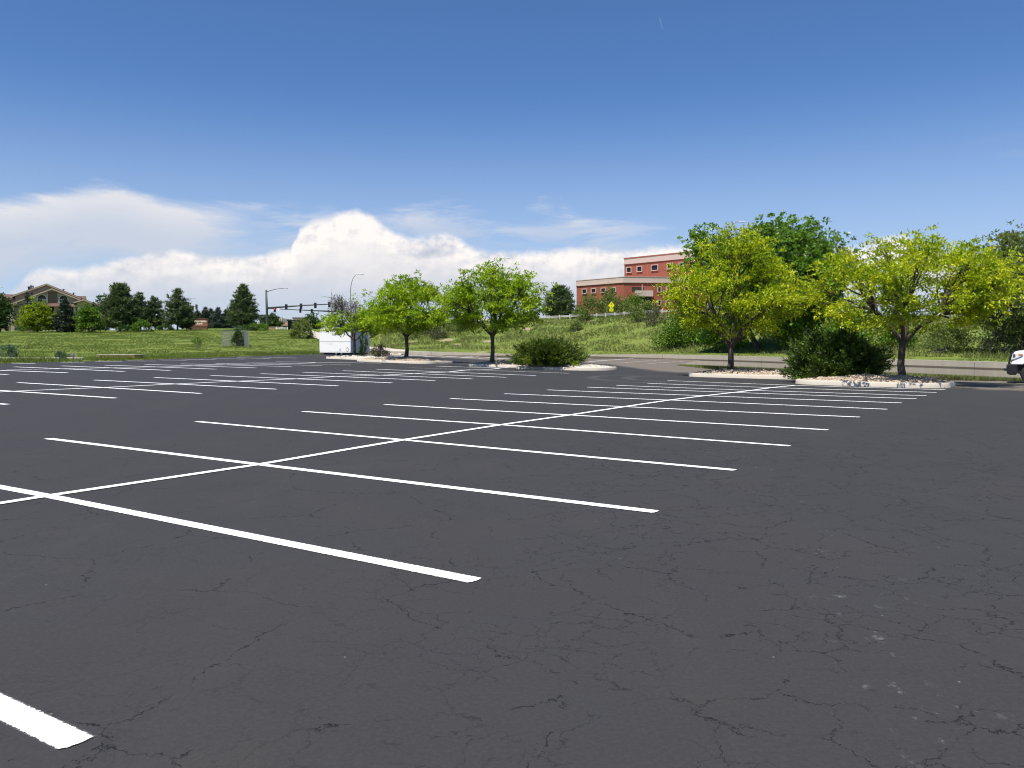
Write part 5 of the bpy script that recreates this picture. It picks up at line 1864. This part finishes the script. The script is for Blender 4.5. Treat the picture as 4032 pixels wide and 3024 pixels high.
# main block and side wings
gable('wall', 'roof', (990, 100), (270, 372), (1700, 382), 4.0, 18.0)
hiproof(-300, 420, 285, 380, 6.5, 11.0)
MB().box(((ax(-300) + ax(330)) / 2, 10, (azz(385) + zb) / 2), (ax(330) - ax(-300), 6, azz(385) - zb)).build('wall', M['stucco'], root)
hiproof(1500, 1785, 290, 392, 7.0, 11.0)
MB().box(((ax(1600) + ax(1755)) / 2, 10.2, (azz(397) + zb) / 2), (ax(1755) - ax(1600), 5.5, azz(397) - zb)).build('wall', M['stucco'], root)
# front gable
gable('wall', 'roof', (1125, 208), (235, 560), (1725, 438), 0.0, 8.0)
gable('wall', 'roof', (315, 515), (215, 562), (440, 580), -2.5, 5.0)
gable('wall', 'roof', (1770, 424), (1560, 492), (2015, 512), -1.5, 6.0)
hiproof(1880, 2300, 452, 512, 4.5, 8.0)
MB().box(((ax(1990) + ax(2290)) / 2, 8, (azz(516) + zb) / 2), (ax(2290) - ax(1990), 6, azz(516) - zb)).build('wall', M['stucco'], root)
hiproof(-300, 230, 448, 540, .8, 5.5)
MB().box(((ax(-300) + ax(232)) / 2, 4, (azz(545) + zb) / 2), (ax(232) - ax(-300), 5, azz(545) - zb)).build('wall', M['stucco'], root)
MB().box(((ax(1030) + ax(1235)) / 2, -.06, (azz(252) + azz(490)) / 2), (ax(1235) - ax(1030), .1, azz(252) - azz(490))).build('brown_panel', M['stucco_brown'], root)
for x_ in (1022, 1240):
    MB().box((ax(x_), -.10, (azz(275) + azz(490)) / 2), (.16, .22, azz(275) - azz(490))).build('trim_board', M['trim'], root)


def arched(cx, w_, top, bot):
    x_, hw = ax(cx), w_ / 5.267 * s / 2
    zb_, zs_ = azz(bot), azz(top) - hw
    arc = [(x_ + hw * math.cos(t), zs_ + hw * math.sin(t)) for t in np.linspace(0, math.pi, 14)]
    poly_ = [(x_ - hw, zb_), (x_ + hw, zb_)] + arc
    f = MB().prism(poly_, -.12, -.02).build('arched_window', M['trim'], root)
    k_ = .82
    arc2 = [(x_ + hw * k_ * math.cos(t), zs_ + hw * k_ * math.sin(t)) for t in np.linspace(0, math.pi, 14)]
    MB().prism([(x_ - hw * k_, zb_ + hw * .18), (x_ + hw * k_, zb_ + hw * .18)] + arc2, -.15, -.122).build('pane', M['glass'], f)
    MB().box((x_, -.165, zs_ - .1), (hw * 1.64, .03, .12)).build('transom', M['trim'], f)
    MB().box((x_ + hw * .35, -.16, (zs_ + zb_) / 2), (hw * .7, .015, (zs_ - zb_) * .72)).build('blind', M['stucco'], f)


arched(910, 185, 310, 485)
arched(1353, 178, 312, 485)
# skirt roof over the balconies
MB().add([(ax(850), -2.2, azz(560)), (ax(1620), -2.2, azz(560)), (ax(1600), .1, azz(486)), (ax(850), .1, azz(486)), (ax(850), -2.2, azz(572)), (ax(1620), -2.2, azz(572)), (ax(1600), .1, azz(572)), (ax(850), .1, azz(572))],
         [(0, 1, 2, 3), (5, 4, 7, 6), (4, 5, 1, 0), (1, 5, 6, 2), (4, 0, 3, 7)]).build('skirt_roof', M['redroof'], root)
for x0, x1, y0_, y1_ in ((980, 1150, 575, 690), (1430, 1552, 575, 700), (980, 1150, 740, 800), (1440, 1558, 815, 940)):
    MB().box(((ax(x0) + ax(x1)) / 2, -.04, (azz(y0_) + azz(y1_)) / 2), (ax(x1) - ax(x0), .06, azz(y0_) - azz(y1_))).build('recess_shade_panel', M['dark_and_shade'], root)  # flat dark sheets on the wall in place of shaded balcony recesses
for x0, x1 in ((1425, 1560), (975, 1150)):
    rl = MB()
    z0_, z1_ = azz(790), azz(702)
    rl.box(((ax(x0) + ax(x1)) / 2, -1.6, z1_), (ax(x1) - ax(x0), .10, .14))
    rl.box(((ax(x0) + ax(x1)) / 2, -1.6, z0_), (ax(x1) - ax(x0), .10, .14))
    for k in range(13):
        rl.box((ax(x0) + (ax(x1) - ax(x0)) * k / 12, -1.6, (z0_ + z1_) / 2), (.07, .06, z1_ - z0_ - .15))
    rl.build('balcony_railing', M['trim'], root)
    MB().box(((ax(x0) + ax(x1)) / 2, -.85, azz(803)), (ax(x1) - ax(x0) + .6, 1.7, .34)).build('balcony_floor', M['trim'], root)
MB().box((ax(1580), -1.4, (azz(570) + zb) / 2), (.55, .5, azz(570) - zb)).build('column', M['stucco'], root)
for cx, cy, w_, h_ in ((322, 655, 68, 85), (338, 895, 66, 92)):
    f = MB().box((ax(cx), -2.56, azz(cy)), (w_ / 5.267 * s, .1, h_ / 5.267 * s)).build('window', M['trim'], root)
    MB().box((ax(cx), -2.62, azz(cy)), (w_ / 5.267 * s * .72, .04, h_ / 5.267 * s * .76)).build('pane', M['glass'], f)
for cx, ct, cb in ((608, 150, 205), (633, 145, 195), (662, 122, 180), (700, 128, 170), (1330, 185, 235), (1540, 255, 300), (682, 280, 350), (706, 280, 345)):
    y_ = 5.0 if ct < 260 else 1.0
    v_ = MB().tube([(ax(cx), y_, azz(cb) - .8), (ax(cx), y_, azz(ct))], .16, 8).build('vent_pipe', M['metal_dark'], root)
    MB().tube([(ax(cx), y_, azz(ct) - .05), (ax(cx), y_, azz(ct) + .16)], .28, 8).build('vent_cap', M['metal_dark'], v_)

# pale walk on the lawn
vs = []
for px_, Y_ in ((172, 176), (222, 174), (224, 179), (174, 181)):
    q_ = ontop(px_, Y_)
    vs.append((q_[0], q_[1], q_[2] + .14))
o = MB().add(vs, [(0, 1, 2, 3)]).build('pavement', M['path'])
tag(o, kind='structure')

# ------------------------------------------------------------------ wire fence panel in the field
gA_, gB_, gC_ = ontop(877, 113), ontop(953, 118), ontop(980, 112.5)
root = empty('wire_fence', gA_, 0, 'corner of galvanised chain link fence panels standing alone in the tall grass', 'fence')
hF = 2.15


def chain(a_, b_, name='mesh_panel'):
    L_ = np.linalg.norm((b_ - a_)[:2])
    d_ = (b_ - a_) / L_
    mb = MB()
    stp = .075
    n_ = int((L_ + hF) / stp)
    for sgn in (1, -1):
        for k in range(n_):
            x0 = k * stp - (hF if sgn > 0 else 0)
            t0, t1 = (0, hF) if sgn > 0 else (0, hF)
            xs0, xs1 = x0, x0 + sgn * hF
            if sgn < 0:
                xs0, xs1 = k * stp, k * stp - hF
            # clip to the panel
            lo_, hi_ = 0.0, 1.0
            dx = xs1 - xs0
            ta, tb = (0 - xs0) / dx, (L_ - xs0) / dx
            lo_, hi_ = max(lo_, min(ta, tb)), min(hi_, max(ta, tb))
            if hi_ - lo_ < .02:
                continue
            q0 = a_ - gA_ + d_ * (xs0 + dx * lo_) + np.array([0, 0, .05 + hF * lo_])
            q1 = a_ - gA_ + d_ * (xs0 + dx * hi_) + np.array([0, 0, .05 + hF * hi_])
            mb.tube([q0, q1], .0045, 3, False)
    mb.build(name, M['galv'], root)
    MB().tube([a_ - gA_ + np.array([0, 0, hF + .08]), b_ - gA_ + np.array([0, 0, hF + .08])], .03, 8).build('top_rail', M['galv'], root)


chain(gA_, gB_)
chain(gB_, gC_)
for p_ in (gA_, gB_, gC_):
    q_ = p_ - gA_
    MB().tube([q_ + np.array([0, 0, -.3]), q_ + np.array([0, 0, hF + .14])], .045, 8).build('post', M['galv'], root)

# ------------------------------------------------------------------ planter frame, old kerb and little marker near the lot edge
g = ontop(478, 67.5)
root = empty('planter_frame', g, R(-6), 'low reddish timber planter frame with a pale top edge in the grass near the lot', 'planter')
for y_, nm in ((-.75, 'front_board'), (.75, 'back_board')):
    b_ = MB().box((0, y_, .12), (3.2, .09, .34)).build(nm, M['timber'], root, bevel=.01)
    MB().box((0, y_, .305), (3.25, .13, .03)).build('top_edge', M['offwhite'], b_)
for x_ in (-1.55, 1.55):
    b_ = MB().box((x_, 0, .12), (.09, 1.4, .34)).build('side_board', M['timber'], root, bevel=.01)
    MB().box((x_, 0, .3055), (.13, 1.36, .03)).build('top_edge', M['offwhite'], b_)
a_, b_ = ontop(-60, 62.5), ontop(330, 64.5)
mid_ = (a_ + b_) / 2
d_ = b_ - a_
root = empty('concrete_edging', mid_, 0, 'long strip of old pale concrete edging half hidden in weeds at the far left', 'edging')
MB().box((0, 0, -.03), (np.linalg.norm(d_), .22, .42), math.atan2(d_[1], d_[0])).build('edging_body', M['concrete'], root, bevel=.02)
g = ontop(289, 63.5)
root = empty('utility_marker', g, 0, 'tiny purple and orange marker stub standing in the weeds beside the planter', 'marker')
MB().tube([(0, 0, 0), (0, 0, .22)], .045, 8).build('stub', M['orange'], root)
MB().tube([(0, 0, .22), (0, 0, .40), (0, 0, .50)], [.085, .09, .05], 8).build('cap', M['purple'], root)

# ------------------------------------------------------------------ white cargo trailer
cT = np.array([(1381 - 2016) / F * 94.5, 94.5])
zT = float(zlot(*cT))
th = R(30)
root = empty('cargo_trailer', (cT[0], cT[1], zT), 0, 'white box cargo trailer with a rounded nose parked at the edge of the field', 'trailer')
dL = np.array([-math.cos(th), math.sin(th)])       # along the long side, away to the left
dW = np.array([math.cos(math.pi / 2 - th), math.sin(math.pi / 2 - th)])  # along the rear end
LT, WT, z0, z1 = 4.75, 3.3, .34, 3.2


def tp(l_, w_, z):
    q_ = dL * l_ + dW * w_
    return (q_[0], q_[1], z)


# side profile with a curved nose (l from rear corner to nose)
pf = [(0, z0), (LT, z0), (LT + .06, z0 + .5), (LT + .02, z1 - .55)]
for k in range(1, 7):
    t = k / 6 * math.pi / 2
    pf.append((LT - .5 + .52 * math.cos(t), z1 - .5 + .5 * math.sin(t)))
pf += [(0, z1)]
n = len(pf)
vs = [tp(l_, 0, z) for l_, z in pf] + [tp(l_, WT, z) for l_, z in pf]
fs = [tuple(range(n)), tuple(range(2 * n - 1, n - 1, -1))] + [(i, n + i, n + (i + 1) % n, (i + 1) % n) for i in range(n)]
body = MB().add(vs, fs).build('body', M['white'], root, bevel=.03)


def side_box(name, l0, l1, za, zb_, m_, out_=.012, parent=None):
    return MB().add([tp(l0, -out_, za), tp(l1, -out_, za), tp(l1, -out_, zb_), tp(l0, -out_, zb_), tp(l0, .02, za), tp(l1, .02, za), tp(l1, .02, zb_), tp(l0, .02, zb_)],
                    [(0, 1, 2, 3), (5, 4, 7, 6), (1, 5, 6, 2), (4, 0, 3, 7), (3, 2, 6, 7), (4, 5, 1, 0)]).build(name, m_, parent or root)


def end_box(name, w0, w1, za, zb_, m_, out_=.012, parent=None):
    return MB().add([tp(-out_, w0, za), tp(-out_, w1, za), tp(-out_, w1, zb_), tp(-out_, w0, zb_), tp(.02, w0, za), tp(.02, w1, za), tp(.02, w1, zb_), tp(.02, w0, zb_)],
                    [(3, 2, 1, 0), (6, 7, 4, 5), (2, 6, 5, 1), (7, 3, 0, 4), (7, 6, 2, 3), (0, 1, 5, 4)]).build(name, m_, parent or root)


side_box('side_rail', .03, LT, 1.62, 1.70, M['grey_panel'])
side_box('bottom_rail', 0, LT, z0, z0 + .10, M['grey_panel'], .03)
side_box('bottom_rail', 0, LT, z0 + .18, z0 + .22, M['grey_panel'])
side_box('vent_plate', 1.42, 1.72, .52, .84, M['grey_panel'])
side_box('small_print', 2.62, 3.55, 1.46, 1.50, M['grey_panel'], .005)
side_box('small_print', 2.70, 3.50, 1.32, 1.35, M['grey_panel'], .005)


def placard(name, fn, c_, z, r_, parent=None):
    """square card standing on its corner"""
    def quad(rr, o_, m_, nm, par):
        if fn == 'side':
            pts = [tp(c_ - rr, -o_, z), tp(c_, -o_, z - rr * 1.2), tp(c_ + rr, -o_, z), tp(c_, -o_, z + rr * 1.2)]
            bk = [tp(c_ - rr, .02, z), tp(c_, .02, z - rr * 1.2), tp(c_ + rr, .02, z), tp(c_, .02, z + rr * 1.2)]
        else:
            pts = [tp(-o_, c_ - rr, z), tp(-o_, c_, z - rr * 1.2), tp(-o_, c_ + rr, z), tp(-o_, c_, z + rr * 1.2)]
            bk = [tp(.02, c_ - rr, z), tp(.02, c_, z - rr * 1.2), tp(.02, c_ + rr, z), tp(.02, c_, z + rr * 1.2)]
        return MB().add(pts + bk, [(0, 1, 2, 3), (7, 6, 5, 4), (0, 4, 5, 1), (1, 5, 6, 2), (2, 6, 7, 3), (3, 7, 4, 0)]).build(nm, m_, par)
    a_ = quad(r_, .014, M['metal_dark'], name, root)
    quad(r_ * .78, .020, M['white'], 'placard_face', a_)


placard('diamond_placard', 'side', .48, .72, .25)
end_box('rear_door', .10, WT * .74, z0 + .06, z1 - .28, M['grey_panel'])
end_box('roof_edge', 0, WT, z1 - .10, z1 + .03, M['grey_panel'], .02)
end_box('rear_jamb', WT * .755, WT * .93, z0 + .05, z1 - .2, M['grey_panel'], .02)
end_box('hinge_bar', WT * .80, WT * .82, z0 + .1, z1 - .3, M['metal_dark'], .03)
end_box('corner_post', WT * .94, WT + .03, z0, z1 - 1.1, M['white'], .04)
placard('diamond_placard', 'end', WT * .87, 1.98, .20)
end_box('rear_bumper', .1, WT - .1, .14, .26, M['black'], .10)
ch = MB()
ch.add([tp(.25, .2, .12), tp(LT - .5, .2, .12), tp(LT - .5, WT - .2, .12), tp(.25, WT - .2, .12), tp(.25, .2, z0 + .03), tp(LT - .5, .2, z0 + .03), tp(LT - .5, WT - .2, z0 + .03), tp(.25, WT - .2, z0 + .03)],
       [(0, 1, 2, 3), (7, 6, 5, 4), (0, 4, 5, 1), (1, 5, 6, 2), (2, 6, 7, 3), (3, 7, 4, 0)])
ch.build('chassis', M['black'], root)
for l_ in (1.5, 2.3):
    for w_ in (.12, WT - .32):
        c0_, c1_ = np.array(tp(l_, w_, .28)), np.array(tp(l_, w_ + .2, .28))
        w__ = MB().tube([c0_, c1_], .31, 18).build('wheel', M['rubber'], root)
        MB().tube([c0_ - np.array([dW[0], dW[1], 0]) * .01, c0_ + np.array([dW[0], dW[1], 0]) * .02], .17, 12).build('rim', M['alloy'], w__)
MB().tube([tp(LT - .3, WT / 2 - .5, .42), tp(LT + 1.0, WT / 2, .42)], .05, 6).build('drawbar', M['black'], root)
MB().tube([tp(LT + .9, WT / 2, .42), tp(LT + .9, WT / 2, .0)], .04, 6).build('jack', M['metal_dark'], root)

# ------------------------------------------------------------------ pickup truck at the right edge
Yt = 35.3
xt = (3966 - 2016) / F * Yt
zt_ = float(zlot(xt + .9, Yt))
root = empty('pickup_truck', (xt, Yt, zt_), R(-31), 'white pickup truck entering at the right edge, black grille and bumper, orange turn lamp', 'pickup truck')
WD = 1.98


def arch(cx, r_, z_, n=11):
    a0 = math.acos(min(1, (z_ - .42) / r_)) if z_ - .42 < r_ else 0
    ts = np.linspace(math.pi / 2 - a0, math.pi / 2 + a0, n)
    return [(cx - r_ * math.cos(math.pi - t) * -1, .42 + r_ * math.sin(t)) for t in ts]


def arc_pts(cx, r_, zlow, n=13):
    """over a wheel, from rear (larger x) to front"""
    a_ = math.asin((zlow - .40) / r_)
    return [(cx + r_ * math.cos(t), .40 + r_ * math.sin(t)) for t in np.linspace(a_, math.pi - a_, n)]


prof_b = [(.16, .80), (.13, .86), (.20, 1.05), (.22, 1.28), (.28, 1.355), (.45, 1.40), (.9, 1.45), (1.78, 1.49), (3.98, 1.46), (5.74, 1.44), (5.78, .70), (5.5, .62)]
prof_b += arc_pts(4.75, .50, .58) + arc_pts(.90, .52, .80)
body = MB()
n = len(prof_b)
# slightly tucked in towards the hood and belt line
def ins(x, z):
    return .02 + .07 * max(0, (z - .95)) + .05 * max(0, 1 - x / .8) ** 2


vs = [(x, ins(x, z), z) for x, z in prof_b] + [(x, WD - ins(x, z), z) for x, z in prof_b]
fs = [tuple(range(n - 1, -1, -1)), tuple(range(n, 2 * n))] + [(i, (i + 1) % n, n + (i + 1) % n, n + i) for i in range(n)]
bd = body.add(vs, fs).build('body', M['carwhite'], root, bevel=.035, autos=35)
cabp = [(1.72, 1.47), (2.42, 1.96), (2.75, 2.0), (3.65, 2.0), (3.95, 1.94), (4.08, 1.45)]
n = len(cabp)
vs = [(x, .10 + .16 * (z - 1.45) / .55, z) for x, z in cabp] + [(x, WD - .10 - .16 * (z - 1.45) / .55, z) for x, z in cabp]
MB().add(vs, [tuple(range(n - 1, -1, -1)), tuple(range(n, 2 * n))] + [(i, (i + 1) % n, n + (i + 1) % n, n + i) for i in range(n)]).build('cab', M['carwhite'], root, bevel=.04, autos=35)


def sidepane(poly_, name):
    for sgn in (0, 1):
        f = lambda z: (.09 + .16 * (z - 1.45) / .55)
        vs_ = [(x, f(z) - .006 if sgn == 0 else WD - f(z) + .006, z) for x, z in poly_] + [(x, f(z) + .03 if sgn == 0 else WD - f(z) - .03, z) for x, z in poly_]
        k_ = len(poly_)
        MB().add(vs_, [tuple(range(k_)), tuple(range(2 * k_ - 1, k_ - 1, -1))] + [(i, k_ + i, k_ + (i + 1) % k_, (i + 1) % k_) for i in range(k_)]).build(name, M['glass'], root)


sidepane([(2.02, 1.52), (2.46, 1.89), (2.95, 1.92), (2.95, 1.52)], 'side_window')
sidepane([(3.03, 1.52), (3.03, 1.92), (3.62, 1.92), (3.92, 1.52)], 'side_window')
MB().add([(1.80, .22, 1.515), (1.80, WD - .22, 1.515), (2.38, WD - .33, 1.915), (2.38, .33, 1.915), (1.775, .22, 1.525), (1.775, WD - .22, 1.525), (2.355, WD - .33, 1.93), (2.355, .33, 1.93)],
         [(0, 1, 2, 3), (7, 6, 5, 4), (0, 4, 5, 1), (1, 5, 6, 2), (2, 6, 7, 3), (3, 7, 4, 0)]).build('windshield', M['glass'], root)
# black front
MB().prism([(-.01, .42), (.10, .36), (.34, .36), (.40, .50), (.38, .82), (.05, .82), (-.03, .72)], .03, WD - .03).build('front_bumper', M['black'], root, bevel=.03)
MB().prism([(.03, .83), (.08, .83), (.24, 1.30), (.26, 1.35), (.20, 1.35), (.13, 1.28), (.06, 1.05)], .12, WD - .12).build('grille', M['black'], root, bevel=.02)
MB().box((-.06, .25, .56), (.12, .10, .06)).build('tow_hook', M['black'], root)
MB().box((-.06, WD - .25, .56), (.12, .10, .06)).build('tow_hook', M['black'], root)
for y_, sg in ((.045, 1), (WD - .045, -1)):
    hl = MB().prism([(.14, 1.02), (.20, 1.03), (.34, 1.08), (.54, 1.20), (.57, 1.27), (.50, 1.295), (.19, 1.275)], y_ - .035 * (1 if sg > 0 else -1) - (0 if sg > 0 else .0), y_ + .10 * sg)
    h_ = hl.build('headlight', M['lens'], root)
    MB().prism([(.40, 1.19), (.52, 1.20), (.545, 1.255), (.40, 1.265)], y_ - .045 * sg, y_ - .0355 * sg).build('turn_signal', M['orange'], h_)
    MB().prism([(.20, 1.10), (.29, 1.12), (.29, 1.25), (.20, 1.25)], y_ - .042 * sg, y_ - .0355 * sg).build('lamp_reflector', M['metal_dark'], h_)
for x_ in (.90, 4.75):
    for y_, sg in ((.06, -1), (WD - .06, 1)):
        pts = [(x_, y_ + sg * .02, .40), (x_, y_ - sg * .24, .40)]
        mbw = MB()
        ringp = []
        for k in range(36):
            t = 2 * math.pi * k / 36
            ringp.append((math.cos(t), math.sin(t)))
        secs = [(.25, .00), (.36, .0), (.395, -.03), (.405, -.06), (.405, -.20), (.39, -.24), (.25, -.26)]
        vs, fs = [], []
        for r_, o_ in secs:
            for cx_, cz_ in ringp:
                vs.append((x_ + r_ * cx_, y_ + sg * (.02 + o_), .405 + r_ * cz_))
        for a_ in range(len(secs) - 1):
            for k in range(36):
                k2 = (k + 1) % 36
                fs.append((a_ * 36 + k, a_ * 36 + k2, (a_ + 1) * 36 + k2, (a_ + 1) * 36 + k))
        wh = mbw.add(vs, fs).build('wheel', M['rubber'], root, smooth=True)
        rim = MB()
        rim.tube([(x_, y_ - sg * .10, .405), (x_, y_ - sg * .2, .405)], .245, 30, True)
        rim.tube([(x_, y_ + sg * .012, .405), (x_, y_ - sg * .10, .405)], .07, 14, True)
        for k in range(6):
            t = 2 * math.pi * k / 6 + .3
            c_, s_2 = math.cos(t), math.sin(t)
            for o_ in (-.022, .022):
                rim.tube([(x_ + .05 * c_ - s_2 * o_ * .8, y_ + sg * .004, .405 + .05 * s_2 + c_ * o_ * .8), (x_ + .235 * c_ - s_2 * o_ * 1.7, y_ - sg * .012, .405 + .235 * s_2 + c_ * o_ * 1.7)], .021, 6, True)
        rng_ = []
        rim.build('rim', M['alloy'], wh)
        lip = MB()
        vs, fs = [], []
        for r_, o_ in ((.255, .004), (.235, .006), (.232, -.09)):
            for cx_, cz_ in ringp:
                vs.append((x_ + r_ * cx_, y_ + sg * (.012 + o_), .405 + r_ * cz_))
        for a_ in range(2):
            for k in range(36):
                k2 = (k + 1) % 36
                fs.append((a_ * 36 + k, a_ * 36 + k2, (a_ + 1) * 36 + k2, (a_ + 1) * 36 + k))
        lip.add(vs, fs).build('rim_lip', M['alloy'], wh, smooth=True)
    MB().box((x_, WD / 2, .66), (1.0, WD - .35, .5)).build('wheel_well', M['black'], root)
MB().box((2.8, WD / 2, .58), (2.4, WD - .5, .3)).build('chassis', M['black'], root)
for x_ in (1.9, 2.99, 4.02):
    MB().box((x_, .035, 1.02), (.012, .02, .78)).build('door_gap', M['dark_and_shade'], root)
for x_ in (2.75, 3.85):
    MB().box((x_, .015, 1.22), (.2, .03, .04)).build('door_handle', M['carwhite'], root, bevel=.01)
MB().box((2.05, -.12, 1.52), (.14, .24, .2)).build('wing_mirror', M['black'], root, bevel=.03)
MB().box((5.84, WD / 2, .62), (.14, WD - .1, .22)).build('rear_bumper', M['alloy'], root, bevel=.03)
MB().box((5.77, .12, 1.15), (.05, .16, .4)).build('tail_lamp', M['orange'], root)
